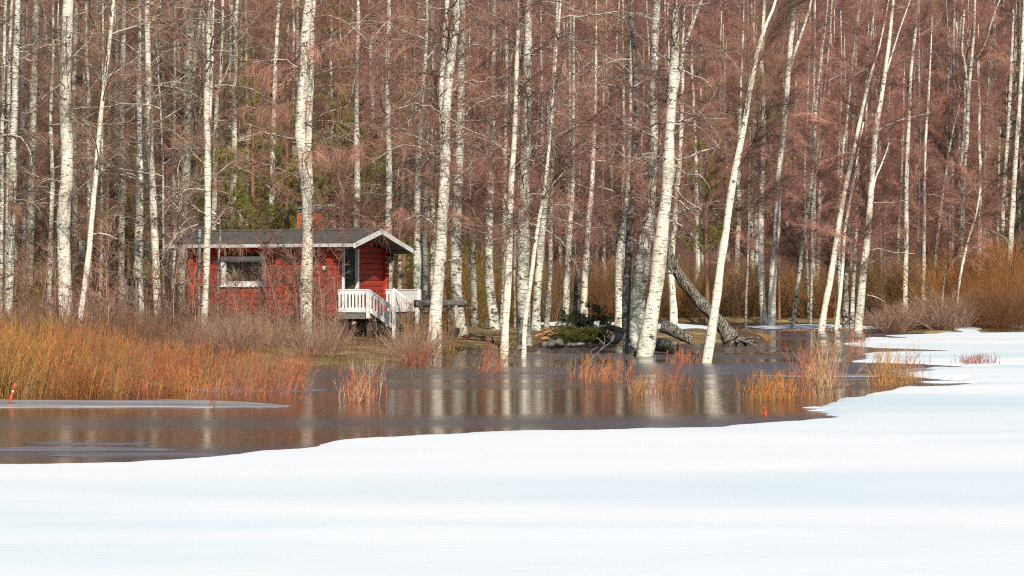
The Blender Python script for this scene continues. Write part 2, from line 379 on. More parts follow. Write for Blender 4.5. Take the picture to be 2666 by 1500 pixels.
# snow-capped lumps of ice in the gap before the main sheet
def floe(x, y, rx, ry, h, seed):
    a = on_plane(x, y, .0); g = Geo(); V = []; nr, na = 6, 22
    for i in range(nr):
        for k in range(na):
            t = 2 * math.pi * k / na; u_ = i / (nr - 1); r_ = u_ * (1 + .14 * math.sin(3 * t + seed) + .09 * math.sin(7 * t + seed * 2))
            V.append((rx * r_ * math.cos(t), ry * r_ * math.sin(t), h * (1 - u_ ** 2.5) * (1 + .25 * math.sin(5 * t + seed) * u_) - .02 * u_))
    g.add(V, [(i * na + k, (i + 1) * na + k, (i + 1) * na + (k + 1) % na, i * na + (k + 1) % na) for i in range(nr - 1) for k in range(na)]); tag(g.build('ice_lump', SNOW, None, True, a), kind='structure')
for i, (x, y, rx, ry, h) in enumerate([(*q(1870, 622), .33, .5, .09), (*q(1690, 652), .5, .5, .03), (*q(1780, 600), .6, .5, .03), (*q(760, 232), .5, 1.2, .05), (*q(430, 955), .35, .3, .02), (*q(560, 975), .3, .35, .02), (*q(300, 925), .25, .3, .015)]): floe(x, y, rx, ry, h, i)
# snow left on the far shore
def snow_patch(x0, x1, y0, y1, zc):
    a = on_plane((x0 + x1) / 2, (y0 + y1) / 2, zc); Yn = on_plane(x0, y1, zc)[1]; Yf = on_plane(x0, y0, zc)[1]
    rx = (x1 - x0) / 2 / F * a[1]; ry = (Yf - Yn) / 2
    g = Geo(); nr, na = 7, 28; V = []
    for i in range(nr):
        for k in range(na):
            t = 2 * math.pi * k / na; r = (i / (nr - 1)) * (1 + .12 * math.sin(3 * t + x0) + .08 * math.sin(7 * t))
            x = a[0] + rx * r * math.cos(t); y = a[1] + ry * r * math.sin(t)
            V.append((x, y, max(gz(x, y), 0) + .10 * (1 - (i / (nr - 1)) ** 2) - .01 * (i == nr - 1)))
    Fc = [(i * na + k, i * na + (k + 1) % na, (i + 1) * na + (k + 1) % na, (i + 1) * na + k) for i in range(nr - 1) for k in range(na)]
    g.add(V, Fc); tag(g.build('snow_patch', SNOW), kind='structure')
for a in [(1215, 1300, 804, 811, .62), (1400, 1640, 806, 815, .6), (1690, 1860, 822, 842, .35), (1945, 2310, 832, 841, .25), (2390, 2470, 826, 844, .35), (2560, 2640, 830, 838, .4)]: snow_patch(*a)

# ---------------------------------------------------------------- branch prototypes (grow along +X from the origin)
def path(p, d, n, step, wob, grav, rg):
    """a crooked path"""
    P_ = [np.array(p, float)]; d = norm(d)
    for i in range(n):
        d = norm(d + rg.normal(0, wob, 3) + np.array([0, 0, grav])); P_.append(P_[-1] + d * step)
    return np.array(P_)
def limb_geo(kind, seed):
    rg = np.random.default_rng(seed); g = Geo()
    if kind == 'crooked':                      # lichened lower limb, arching, few twigs
        L = rg.uniform(1.6, 3.0); n = 9; main = path((0, 0, 0), (1, 0, rg.uniform(.15, .75)), n, L / n, .16, rg.uniform(-.12, -.02), rg)
        tube(g, main, np.linspace(.026, .006, n + 1), 5, 0, False)
        nsub, sl, ntw, tl, gr, wob, spread = 15, .8, 15, .34, -.03, .25, .8
        rt = .0030
    elif kind == 'spray':                      # fine ascending spray of purple twigs
        L = rg.uniform(1.4, 2.3); n = 8; main = path((0, 0, 0), (1, 0, rg.uniform(.7, 1.3)), n, L / n, .07, -.02, rg)
        tube(g, main, np.linspace(.014, .004, n + 1), 4, 0, False)
        nsub, sl, ntw, tl, gr, wob, spread = 19, .8, 19, .36, -.05, .10, .55
        rt = .0027
    elif kind == 'weep':                       # weeping fine twigs
        L = rg.uniform(1.2, 2.2); n = 8; main = path((0, 0, 0), (1, 0, rg.uniform(.2, .6)), n, L / n, .10, -.05, rg)
        tube(g, main, np.linspace(.016, .004, n + 1), 4, 0, False)
        nsub, sl, ntw, tl, gr, wob, spread = 16, .8, 15, .36, -.22, .12, .7
        rt = .0026
    elif kind == 'coarse':
        L = rg.uniform(1.6, 2.2); n = 5; main = path((0, 0, 0), (1, 0, rg.uniform(.5, 1.3)), n, L / n, .12, -.04, rg)
        tube(g, main, np.linspace(.02, .006, n + 1), 3, 0, False)
        nsub, sl, ntw, tl, gr, wob, spread = 13, .7, 4, .4, -.05, .15, .7
        rt = .006
    P0, P1, R0, R1, M = [], [], [], [], []
    TP0, TP1 = [], []
    for k in range(nsub):
        i = int(1 + (n - 1) * (k + .5) / nsub); f = rg.uniform(); p = main[i] * (1 - f) + main[min(i + 1, n)] * f
        d = norm(main[min(i + 1, n)] - main[i - 1]); s = norm(rg.normal(0, 1, 3)); dd = norm(d + spread * s * rg.uniform(.6, 1.3))
        m = 5; l = sl * rg.uniform(.5, 1.3) * (1.1 - .5 * k / nsub); sub = path(p, dd, m, l / m, wob, gr, rg)
        rr = np.linspace(.009 if kind == 'crooked' else .006, .003, m + 1); P0 += list(sub[:-1]); P1 += list(sub[1:]); R0 += list(rr[:-1]); R1 += list(rr[1:])
        for t in range(ntw):
            j = rg.integers(0, m); f = rg.uniform(); p = sub[j] * (1 - f) + sub[j + 1] * f
            dd2 = norm(norm(sub[j + 1] - sub[j]) + spread * 1.1 * rg.normal(0, .6, 3) + np.array([0, 0, gr * 2])); l2 = tl * rg.uniform(.4, 1.3)
            a = p + dd2 * l2 * .5; dd3 = norm(dd2 + rg.normal(0, .22, 3) + np.array([0, 0, gr * 2])); b_ = a + dd3 * l2 * .5
            TP0 += [p, a]; TP1 += [a, b_]
    segs(g, P0, P1, np.array(R0), np.array(R1), 0 if kind == 'crooked' else 1)
    n2 = len(TP0); r0 = np.where(np.arange(n2) % 2 == 0, rt, rt * .85); segs(g, TP0, TP1, r0, r0 * .8, 1)
    return g
G_CROOK = [limb_geo('crooked', 10 + i) for i in range(9)]
G_SPRAY = [limb_geo('spray', 40 + i) for i in range(8)]
G_COARSE = [limb_geo('coarse', 90 + i) for i in range(5)]
G_WEEP = [limb_geo('weep', 70 + i) for i in range(6)]
def pine_limb_geo(seed, L=1.6, spruce=False):
    rg = np.random.default_rng(seed); g = Geo(); n = 6
    main = path((0, 0, 0), (1, 0, .1 if not spruce else -.15), n, L / n, .08, .03, rg); tube(g, main, np.linspace(.025, .006, n + 1), 4, 0, False)
    P0, P1, Q0, Q1 = [], [], [], []
    for k in range(22):
        i = rg.integers(1, n); d = norm(main[i + 1 if i < n else i] - main[i - 1] + rg.normal(0, .6, 3)); e = main[i] + d * rg.uniform(.15, .45)
        P0.append(main[i]); P1.append(e)
        for t in range(34):
            c = main[i] + (e - main[i]) * rg.uniform(.2, 1); dd = norm(d * .5 + rg.normal(0, 1, 3)); Q0.append(c); Q1.append(c + dd * rg.uniform(.06, .13))
    segs(g, P0, P1, .006, .003, 0); segs(g, Q0, Q1, .0052, .0015, 1); return g
G_PINE = [pine_limb_geo(100 + i) for i in range(5)]
G_SPRUCE = [pine_limb_geo(120 + i, 1.5, True) for i in range(3)]
def meshes(gs, name, mats): return [x.mesh(name, mats, True) for x in gs]
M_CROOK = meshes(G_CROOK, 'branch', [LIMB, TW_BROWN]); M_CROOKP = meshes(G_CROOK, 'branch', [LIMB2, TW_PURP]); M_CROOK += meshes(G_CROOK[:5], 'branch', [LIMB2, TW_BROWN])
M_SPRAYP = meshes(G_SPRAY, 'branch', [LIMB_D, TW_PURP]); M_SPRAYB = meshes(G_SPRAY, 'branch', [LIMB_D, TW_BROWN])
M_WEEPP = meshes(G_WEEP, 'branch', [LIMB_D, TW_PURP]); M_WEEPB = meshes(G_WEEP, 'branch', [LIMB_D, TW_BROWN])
M_PINE = meshes(G_PINE, 'branch', [PINE_B, PINE_N]); M_SPRUCE = meshes(G_SPRUCE, 'branch', [OLDBARK, SPRUCE_N])

# ---------------------------------------------------------------- trees read off the photograph
def spline(pts, n):
    pts = np.asarray(pts, float); m = len(pts); P_ = np.vstack([2 * pts[0] - pts[1], pts, 2 * pts[-1] - pts[-2]]); out = []
    for s in np.linspace(0, m - 1, n):
        i = min(int(s), m - 2); t = s - i; a, b, c, d = P_[i:i + 4]
        out.append(.5 * ((2 * b) + (-a + c) * t + (2 * a - 5 * b + 4 * c - d) * t * t + (-a + 3 * b - 3 * c + d) * t ** 3))
    return np.array(out)
def stem_geo(line, r0, r1, base, flare=True, sides=12, jit=.055):
    H = line[-1][2] - line[0][2]; n = max(14, int(abs(H) / .30)); pts = spline(line, n)
    wob = np.stack([fract(pts[:, 2], pts[:, 2] * .3, 1.1, base[0]), fract(pts[:, 2], pts[:, 2] * .5, 1.0, base[1]), np.zeros(n)], -1) * .012
    pts = pts + wob; t = np.linspace(0, 1, n); r = r0 + (r1 - r0) * t
    r = r * (1 + .075 * fract(pts[:, 2], 0 * pts[:, 2], 3.0, base[0] + 3))
    if flare: r = r * (1 + .35 * np.exp(-(pts[:, 2] - pts[0][2]) / .35))
    g = Geo(); tube(g, pts - np.asarray(base), r, sides, 0, True, jit); return g, pts
S = {1: 0, 2: 440, 3: 880, 4: 1320, 5: 1760, 6: 2216}
def px(s, p): return (S[s] + p[0] / 1.509, p[1] / 1.509)
# (strip, points base->top, width base, width top, distance, bark, branch recipe, label, extra stems, group)
T = []
def tree(s, pts, w0, w1, Y, bk, rec, label, stems=(), name='birch_tree', cat='birch', fl=True): T.append((s, pts, w0, w1, Y, bk, rec, label, stems, name, cat, fl))
tree(1, [(3, 1150), (7, 760), (12, 380), (20, 60)], 20, 12, 84, 'm', 'b6', 'pale birch trunk cut off by the left edge of the view')
tree(1, [(33, 1240), (48, 800), (55, 500), (62, 250), (70, 0)], 36, 24, 76, 'm', 'b9', 'thick mottled birch nearest the left edge, leaning slightly right')
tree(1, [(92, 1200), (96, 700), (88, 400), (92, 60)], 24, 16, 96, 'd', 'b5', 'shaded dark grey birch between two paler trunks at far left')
tree(1, [(112, 1200), (120, 900), (128, 600), (133, 300), (145, 0)], 36, 26, 88, 'g', 'b7', 'stout grey lichened birch, fourth trunk from the left edge')
tree(1, [(192, 1220), (198, 1000), (205, 700), (200, 450), (208, 200), (208, 0)], 24, 9, 82, 'm', 'b8', 'thin speckled birch just left of the thick white one')
tree(1, [(262, 1350), (255, 1150), (250, 900), (262, 650), (258, 400), (262, 200), (268, 0)], 56, 42, 68, 'w', 'b9', 'thickest white birch on the left, straight, behind the golden willows')
tree(1, [(292, 1200), (294, 900), (292, 600), (292, 300), (302, 0)], 28, 16, 90, 'g', 'b6', 'grey birch half hidden behind the thickest white trunk')
tree(1, [(300, 1370), (322, 1200), (350, 980), (370, 750), (388, 550), (410, 350), (430, 150), (445, 0)], 26, 14, 64, 'c', 'b9', 'slender bright birch leaning right across the left wood')
tree(1, [(390, 1240), (398, 1000), (400, 700), (402, 480), (405, 100)], 18, 6, 84, 'm', 'b5', 'thin speckled birch directly right of the leaning slender birch')
tree(1, [(425, 1200), (428, 900), (430, 650), (432, 200)], 16, 10, 102, 'g', 'b5', 'faint grey birch far behind the leaning slender birch')
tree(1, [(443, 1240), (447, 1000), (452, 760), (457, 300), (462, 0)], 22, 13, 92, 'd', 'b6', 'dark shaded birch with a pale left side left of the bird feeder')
tree(1, [(478, 1260), (478, 1000), (482, 700), (480, 400), (488, 60)], 30, 18, 83, 'g', 'b7', 'straight grey birch standing just left of the bird feeder')
tree(1, [(545, 1280), (545, 1100), (550, 850), (553, 600), (553, 300), (560, 0)], 42, 28, 78, 'm', 'b9', 'stout lichened birch standing right beside the bird feeder')
tree(1, [(577, 1200), (577, 900), (572, 600), (570, 200)], 26, 18, 98, 'g', 'b5', 'tan grey birch behind the stout lichened one by the feeder')
tree(1, [(625, 1280), (612, 1050), (602, 800), (590, 600), (585, 350), (580, 100), (578, 0)], 34, 20, 76, 'w', 'b9', 'bright birch leaning left, last before the cabin roof corner')
tree(1, [(643, 1250), (642, 1000), (640, 700), (630, 450), (622, 200), (632, 0)], 12, 5, 71, 'g', 'b8', 'very thin brownish birch rising past the cabin roof corner')
tree(2, [(50, 1260), (50, 950), (60, 800), (72, 560), (75, 350), (80, 150), (70, 0)], 30, 42, 88, 'g', 'b9', 'broad grey birch rising behind the left end of the cabin', [([(86, 420), (100, 250), (120, 100), (132, 0)], 22, 14)], fl=False)
tree(2, [(118, 1340), (118, 1200), (121, 1050), (121, 900)], 13, 11, 60, 'd', 'b2', 'thin dark leafless stem crossing the left end of the red wall', name='birch_sapling_tree', cat='sapling')
tree(2, [(130, 1420), (142, 1200), (152, 900), (150, 650), (148, 400), (155, 200), (158, 0)], 26, 26, 60, 'w', 'b9', 'white birch in front of the cabin left of its window', [([(158, 480), (166, 300), (172, 100), (176, 0)], 18, 10)])
tree(2, [(175, 1240), (176, 900), (180, 650), (188, 400), (205, 250), (212, 0)], 26, 12, 84, 'm', 'b8', 'grey birch just behind the cabin left of its window')
tree(2, [(230, 1240), (232, 850), (235, 600), (240, 400), (240, 200), (245, 0)], 14, 10, 92, 'g', 'b5', 'thin birch left of two close trunks rising above the roof')
tree(2, [(250, 1240), (252, 870), (256, 600), (259, 350), (262, 150), (268, 0)], 27, 17, 86, 'm', 'b8', 'thicker of two close birch trunks rising above the roof')
tree(2, [(400, 1240), (403, 885), (408, 650), (412, 450), (420, 200), (432, 0)], 31, 14, 79, 'w', 'p9', 'pale lone birch behind the middle of the cabin roof')
tree(2, [(188, 1290), (192, 1150), (196, 1000), (202, 900), (196, 820)], 9, 5, 62, 'g', 'b4', 'crooked knotty sapling in front of the left edge of the window', name='birch_sapling_tree', cat='sapling')
tree(2, [(540, 1420), (538, 1200), (543, 1000), (545, 800), (528, 650), (514, 500), (524, 350), (535, 200), (545, 60), (550, 0)], 50, 38, 58, 'w', 'p14', 'big white knotted birch in front of the cabin and its chimney', [([(556, 800), (548, 600), (550, 450), (556, 300), (562, 150), (570, 0)], 30, 26)])
tree(3, [(70, 1240), (73, 885), (76, 700), (72, 500), (72, 300), (80, 100), (80, 0)], 35, 14, 81, 'm', 'p14', 'birch rising right of the chimney behind the roof ridge')
tree(3, [(200, 1240), (198, 900), (200, 700), (196, 500), (195, 300), (200, 100), (200, 0)], 34, 15, 78, 'w', 'p14', 'birch behind the gable beside the hanging lantern')
tree(3, [(242, 1200), (245, 950), (250, 800), (258, 560), (262, 300)], 27, 9, 88, 'g', 'p8', 'grey birch seen under the back eave of the cabin')
tree(3, [(308, 1240), (310, 950), (312, 750), (320, 560), (330, 400), (345, 200), (350, 0)], 36, 11, 75, 'm', 'p12', 'speckled birch behind the left end of the hollow log')
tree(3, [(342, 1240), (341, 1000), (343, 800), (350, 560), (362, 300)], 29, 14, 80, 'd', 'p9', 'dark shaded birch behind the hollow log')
tree(3, [(375, 1395), (390, 1150), (405, 950), (418, 700), (420, 500), (440, 300), (455, 150), (468, 0)], 52, 34, 57.5, 'w', 'x14', 'big white birch in front of the hollow log, forking high up', [([(415, 560), (408, 400), (418, 200), (428, 0)], 30, 24)])
tree(3, [(484, 1312), (468, 1180), (465, 950), (470, 750), (480, 500), (485, 250), (490, 0)], 50, 26, 71, 'm', 'p12', 'stout speckled birch with dark roots right of the hollow log')
tree(3, [(618, 1305), (597, 1130), (592, 950), (600, 700), (605, 500), (612, 200)], 42, 20, 80, 'm', 'p12', 'grey green birch curving out at its foot in the flooded ground')
tree(3, [(648, 1290), (652, 1080), (655, 800), (660, 400)], 28, 14, 90, 'm', 'p8', 'pale birch right behind the birch with the curved foot')
tree(4, [(-12, 1412), (0, 1180), (10, 950), (18, 700), (28, 520), (38, 300), (45, 100), (47, 0)], 36, 12, 56.3, 'c', 'x12', 'bright slender birch standing in water left of the thick twin trunks')
tree(4, [(68, 1372), (65, 1200), (65, 1000), (68, 700), (75, 450), (82, 250), (85, 0)], 60, 33, 64.5, 'm', 'x14', 'thickest lichened birch of the middle, rooted on a small islet')
tree(4, [(65, 1411), (72, 1250), (95, 1100), (120, 900), (145, 750), (165, 560), (185, 300), (212, 0)], 21, 8, 56.3, 'c', 'x10', 'thin birch in the water in front of the thickest lichened birch')
tree(4, [(112, 1310), (122, 1100), (140, 880), (150, 780), (168, 500), (190, 200)], 35, 16, 77, 'm', 'p10', 'lichened birch just right of the thickest one, leaning right')
tree(4, [(30, 1290), (30, 1100), (32, 700)], 12, 8, 92, 'g', 'p4', 'faint thin birch seen in the gap left of the thickest trunk')
tree(4, [(155, 1280), (168, 1100), (172, 900), (178, 600), (182, 300)], 28, 10, 94, 'g', 'p8', 'tan birch with a bent foot behind the brush pile sticks')
tree(4, [(228, 1285), (238, 1050), (246, 900), (258, 700), (262, 300)], 35, 12, 93, 'm', 'p9', 'birch behind the left part of the spruce brush pile')
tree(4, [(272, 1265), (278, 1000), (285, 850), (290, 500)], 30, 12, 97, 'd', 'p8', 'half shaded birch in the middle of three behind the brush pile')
tree(4, [(300, 1262), (312, 1000), (322, 850), (335, 700), (345, 450), (350, 200)], 34, 10, 95, 'w', 'p10', 'brightest and rightmost of three birches behind the brush pile')
tree(4, [(440, 1270), (438, 1080), (450, 920), (470, 800), (480, 600), (485, 300)], 38, 16, 80, 'm', 'p9', 'leftmost pale stem of the close clump left of the leaning giant')
tree(4, [(474, 1385), (468, 1200), (476, 1000), (490, 800), (503, 560), (508, 350), (490, 60)], 40, 20, 64.5, 'd', 'x8', 'dark stem of the clump standing at the water edge')
tree(4, [(498, 1372), (504, 1150), (520, 1030), (542, 950), (565, 800), (578, 560), (575, 350), (590, 0)], 42, 30, 64, 'm', 'x10', 'lichened trunk of the clump with a dark shaded upper half', [([(520, 1360), (530, 1150), (548, 1000), (566, 850)], 34, 26)])
tree(4, [(540, 1400), (580, 1150), (610, 900), (632, 700), (640, 520), (655, 300), (662, 150), (664, 0)], 68, 32, 58.2, 'w', 'x14', 'giant white birch leaning right out of the water, moss at foot', [([(652, 420), (675, 290), (700, 180), (735, 80), (765, 0)], 20, 14)])
tree(4, [(655, 1280), (650, 1150), (646, 1050), (660, 850), (680, 600), (690, 300)], 35, 14, 106, 'w', 'p9', 'pale birch seen between the leaning giant and the tilted dead trunk')
tree(5, [(122, 1427), (150, 1250), (170, 1080), (200, 880), (235, 650), (265, 500), (290, 360), (325, 200), (355, 100), (392, 0)], 42, 8, 53.0, 'c', 'd9', 'slender cream birch leaning far right in front of the dead trunk', [([(262, 480), (282, 380), (288, 300), (305, 260)], 9, 5)])
tree(5, [(275, 1190), (281, 1050), (286, 850), (290, 500)], 11, 6, 118, 'g', 's4', 'faint thin birch between the cream birch and the white pair')
tree(5, [(345, 1281), (335, 1100), (335, 850), (340, 650), (345, 450), (338, 250), (345, 50)], 28, 14, 107, 'w', 's9', 'left birch of the white pair standing in the far water')
tree(5, [(377, 1284), (380, 1080), (395, 900), (410, 650), (430, 420), (450, 180), (468, 0)], 33, 18, 106, 'w', 's9', 'right birch of the white pair, forked at the top', [([(440, 300), (462, 220), (480, 170), (520, 50), (532, 0)], 13, 11)])
tree(5, [(405, 1240), (405, 1010), (408, 700)], 13, 10, 122, 'pine', 'n0', 'thin orange pine trunk just right of the white pair', name='pine_tree', cat='pine')
tree(5, [(457, 1290), (485, 1080), (510, 850), (535, 700), (548, 450), (575, 200), (592, 60)], 19, 8, 101, 'm', 's8', 'thin grey birch leaning right alone in the far water')
tree(5, [(520, 1240), (508, 820), (505, 650), (515, 430), (525, 150)], 12, 8, 122, 'g', 's5', 'faint straight birch behind the lone leaning grey birch')
tree(5, [(530, 1200), (533, 1000), (537, 780), (560, 560), (600, 200)], 12, 7, 118, 'g', 's5', 'faint thin birch right of the lone leaning grey birch')
tree(5, [(570, 1301), (605, 1100), (635, 920), (660, 760), (693, 620), (728, 450), (763, 300), (798, 190)], 30, 7, 94.7, 'c', 's10', 'cream birch leaning right, leftmost of the far clump in water')
tree(5, [(628, 1301), (650, 1100), (665, 900), (700, 700), (718, 580), (738, 480)], 18, 7, 95, 'c', 's6', 'thin cream stem beside the leftmost birch of the far clump')
tree(5, [(664, 1292), (668, 1100), (674, 900), (684, 650), (700, 400), (712, 100)], 27, 9, 98, 'g', 's8', 'rough speckled birch in the middle of the far clump')
tree(5, [(640, 1240), (645, 750), (668, 500), (688, 300), (712, 100), (726, 0)], 11, 9, 108, 'm', 's6', 'thin birch behind the far clump reaching the top edge')
tree(6, [(2, 1290), (8, 1100), (20, 900), (30, 600), (60, 300), (95, 0)], 20, 8, 98, 'm', 's7', 'thin speckled birch between the rough one and the broad one')
tree(6, [(28, 1301), (50, 1050), (68, 900), (80, 700), (100, 500), (120, 380), (145, 200), (165, 0)], 35, 12, 94.7, 'w', 's12', 'broadest white birch of the far clump, its rightmost trunk', [([(82, 760), (95, 700), (120, 640), (150, 560)], 10, 5), ([(128, 330), (150, 250), (190, 120), (232, 0)], 8, 6)])
tree(6, [(182, 1150), (186, 900), (195, 750), (205, 500)], 14, 8, 128, 'g', 's5', 'faint birch left of the speckled one behind the willow brush')
tree(6, [(212, 1160), (217, 950), (218, 700), (225, 500), (235, 300), (260, 50), (266, 0)], 22, 8, 114, 'w', 's9', 'white birch standing alone behind the bare willow brush')
tree(6, [(262, 1100), (264, 850), (268, 700), (275, 450)], 11, 6, 128, 'd', 's4', 'dark faint birch between two pale trunks behind the brush')
tree(6, [(284, 1150), (286, 950), (287, 750), (292, 550), (308, 320)], 19, 8, 120, 'w', 's7', 'second pale birch behind the brush, bending right near its top')
tree(6, [(325, 1150), (332, 1000), (350, 850), (370, 700), (392, 550), (432, 380)], 15, 8, 126, 'g', 's6', 'thin birch slanting right behind the tall willow brush')
tree(6, [(396, 1150), (398, 800), (400, 600), (405, 380), (402, 200), (406, 40)], 14, 11, 130, 'g', 's6', 'straight distant birch left of the forked one')
tree(6, [(430, 1150), (440, 720), (455, 550), (462, 380), (475, 220), (485, 60)], 21, 9, 125, 'm', 's9', 'distant birch with three forks high above the orange brush', [([(472, 260), (500, 215), (522, 180), (560, 60), (585, 0)], 8, 6), ([(462, 380), (447, 250), (435, 190), (445, 40)], 9, 7)])
tree(6, [(352, 1303), (358, 1180), (364, 1110), (372, 1040)], 8, 5, 92, 'g', 's2', 'short thin stem at the ice edge left of the slanting sapling', name='birch_sapling_tree', cat='sapling')
tree(6, [(405, 1296), (425, 1120), (458, 950), (490, 850), (508, 740)], 12, 5, 92, 'c', 's4', 'slanting cream sapling in the orange brush at the ice edge', name='birch_sapling_tree', cat='sapling')
tree(6, [(572, 1150), (578, 800), (584, 500)], 13, 8, 130, 'g', 's5', 'faint birch left of the pair near the right edge')
tree(6, [(596, 1150), (595, 850), (605, 680), (615, 520), (628, 300)], 21, 12, 118, 'm', 's7', 'grey birch just left of the bright one near the right edge')
tree(6, [(622, 1080), (632, 850), (641, 700), (655, 500), (668, 300), (674, 180), (680, 0)], 25, 12, 108, 'w', 's9', 'bright birch close to the right edge above the orange brush')
tree(6, [(655, 1200), (658, 700), (664, 0)], 14, 10, 126, 'd', 'n0', 'dark trunk at the very right edge of the wood', name='spruce_tree', cat='spruce')

CUSTOM = {}   # hand-placed pale branches: tree index -> list of (strip, points, w0, w1)
def custom(key, s, pts, w0=6, w1=2.5): CUSTOM.setdefault(key, []).append((s, pts, w0, w1))
custom('thick mottled', 1, [(0, 535), (40, 530), (80, 542), (105, 570), (122, 620), (120, 650)], 9, 4)
custom('thickest white', 1, [(238, 182), (190, 176), (150, 190), (80, 240)], 6)
custom('thickest white', 1, [(242, 332), (200, 355), (150, 402)], 8)
custom('thickest white', 1, [(235, 715), (200, 705), (165, 715)], 7)
custom('big white knotted', 2, [(500, 548), (460, 538), (420, 532), (370, 520), (320, 532), (270, 548)], 6)
custom('big white knotted', 2, [(575, 76), (600, 64), (640, 66), (700, 92), (760, 140), (778, 165)], 8)
custom('big white knotted', 2, [(575, 470), (620, 440), (700, 420)], 5)
custom('big white knotted', 2, [(530, 300), (470, 240), (390, 235), (310, 250)], 6)
custom('big white knotted', 2, [(545, 60), (510, 20), (485, -20)], 7)
custom('forking high up', 3, [(376, 886), (340, 852), (300, 850), (262, 866)], 6)
custom('forking high up', 3, [(400, 1060), (420, 1036), (450, 1026), (485, 1026), (510, 1038), (533, 1058)], 8)
custom('forking high up', 3, [(452, 520), (490, 470), (540, 412), (600, 385), (660, 372)], 11, 4)
custom('forking high up', 3, [(445, 368), (470, 335), (520, 318), (570, 322), (600, 300)], 10, 4)
custom('forking high up', 3, [(400, 440), (350, 415), (290, 410), (230, 432)], 7)
custom('forking high up', 3, [(450, 690), (490, 680), (520, 720), (515, 780)], 6)
custom('forking high up', 3, [(435, 910), (480, 888), (540, 905), (600, 920)], 6)
custom('left of the thick twin', 4, [(5, 900), (50, 860), (95, 800), (130, 740)], 8)
custom('thickest lichened birch of', 4, [(80, 430), (120, 380), (190, 340), (260, 300), (330, 240)], 9)
custom('thickest lichened birch of', 4, [(85, 790), (140, 760), (190, 740)], 7)
custom('thickest lichened birch of', 4, [(55, 40), (120, 12), (170, 8), (260, 40), (340, 55)], 7)
custom('dark shaded upper', 4, [(560, 600), (470, 640), (380, 635), (330, 625)], 7)
custom('dark shaded upper', 4, [(560, 780), (470, 775), (400, 745), (345, 727)], 7)
custom('dark shaded upper', 4, [(555, 300), (500, 340), (440, 340), (350, 325)], 6)
custom('giant white', 4, [(655, 40), (610, 15), (575, 5)], 8)
custom('giant white', 4, [(640, 480), (690, 490), (750, 500), (800, 545), (850, 590)], 9)
custom('giant white', 4, [(625, 760), (680, 790), (740, 840), (790, 830)], 8)
custom('giant white', 4, [(640, 620), (690, 625), (760, 600), (850, 562), (880, 548)], 11, 4)
custom('giant white', 4, [(640, 640), (700, 680), (760, 690), (800, 740)], 8)
custom('giant white', 4, [(655, 260), (720, 290), (770, 310), (810, 350)], 9)
custom('giant white', 4, [(632, 700), (700, 785), (760, 820), (830, 850)], 7)
custom('giant white', 4, [(620, 850), (700, 900), (760, 960), (810, 1000)], 7)
custom('giant white', 4, [(645, 480), (740, 470), (860, 464)], 8)
custom('broadest white', 6, [(98, 520), (140, 495), (200, 470), (260, 455), (310, 443)], 7)
custom('broadest white', 6, [(60, 985), (110, 978), (160, 990), (250, 998)], 7)
custom('broadest white', 6, [(60, 1160), (90, 1165), (130, 1185)], 6)

stem_tops = []
def add_branches(root, base, pts, rec, r0):
    kind, n = rec[0], int(rec[1:])
    if kind == 'n' or n == 0: return
    zs = pts[:, 2]; zt = zs[-1]; near = base[1] < 70
    m_ = int(n * 2.5)
    for k in range(m_):
        if kind in 'sd': z0 = base[2] + 2.2
        else: z0 = base[2] + 3.0
        if kind == 'd': z0 += 1.0
        zt = min(zt, HC + .1206 * base[1] + 1.2)
        z = z0 + (max(zt, z0 + 1) - z0) * ((k + random.random()) / m_) ** 1.05
        if z > zt: continue
        i = int(np.argmin(abs(zs - z))); p = pts[i] - np.asarray(base); r = random.random()
        if kind == 'b': M = M_CROOK if r < .72 else M_WEEPB
        elif kind == 'p': M = M_CROOK if r < .3 else (M_CROOKP if r < .5 else M_WEEPP)
        elif kind == 'd': M = M_SPRAYB
        elif kind == 'x': M = M_CROOKP if r < .55 else (M_CROOK if r < .75 else M_SPRAYP)
        else: M = M_SPRAYP if r < .85 else M_CROOKP
        sc = random.uniform(.65, 1.1) * (1.0 if kind != 's' else 1.1)
        if near: sc *= .9
        az = random.uniform(-1.3, 1.3) if kind == 'd' else random.uniform(0, 2 * math.pi)
        link('branch', random.choice(M), root, p, (random.uniform(-.25, .25), random.uniform(-.3, .3), az), sc)
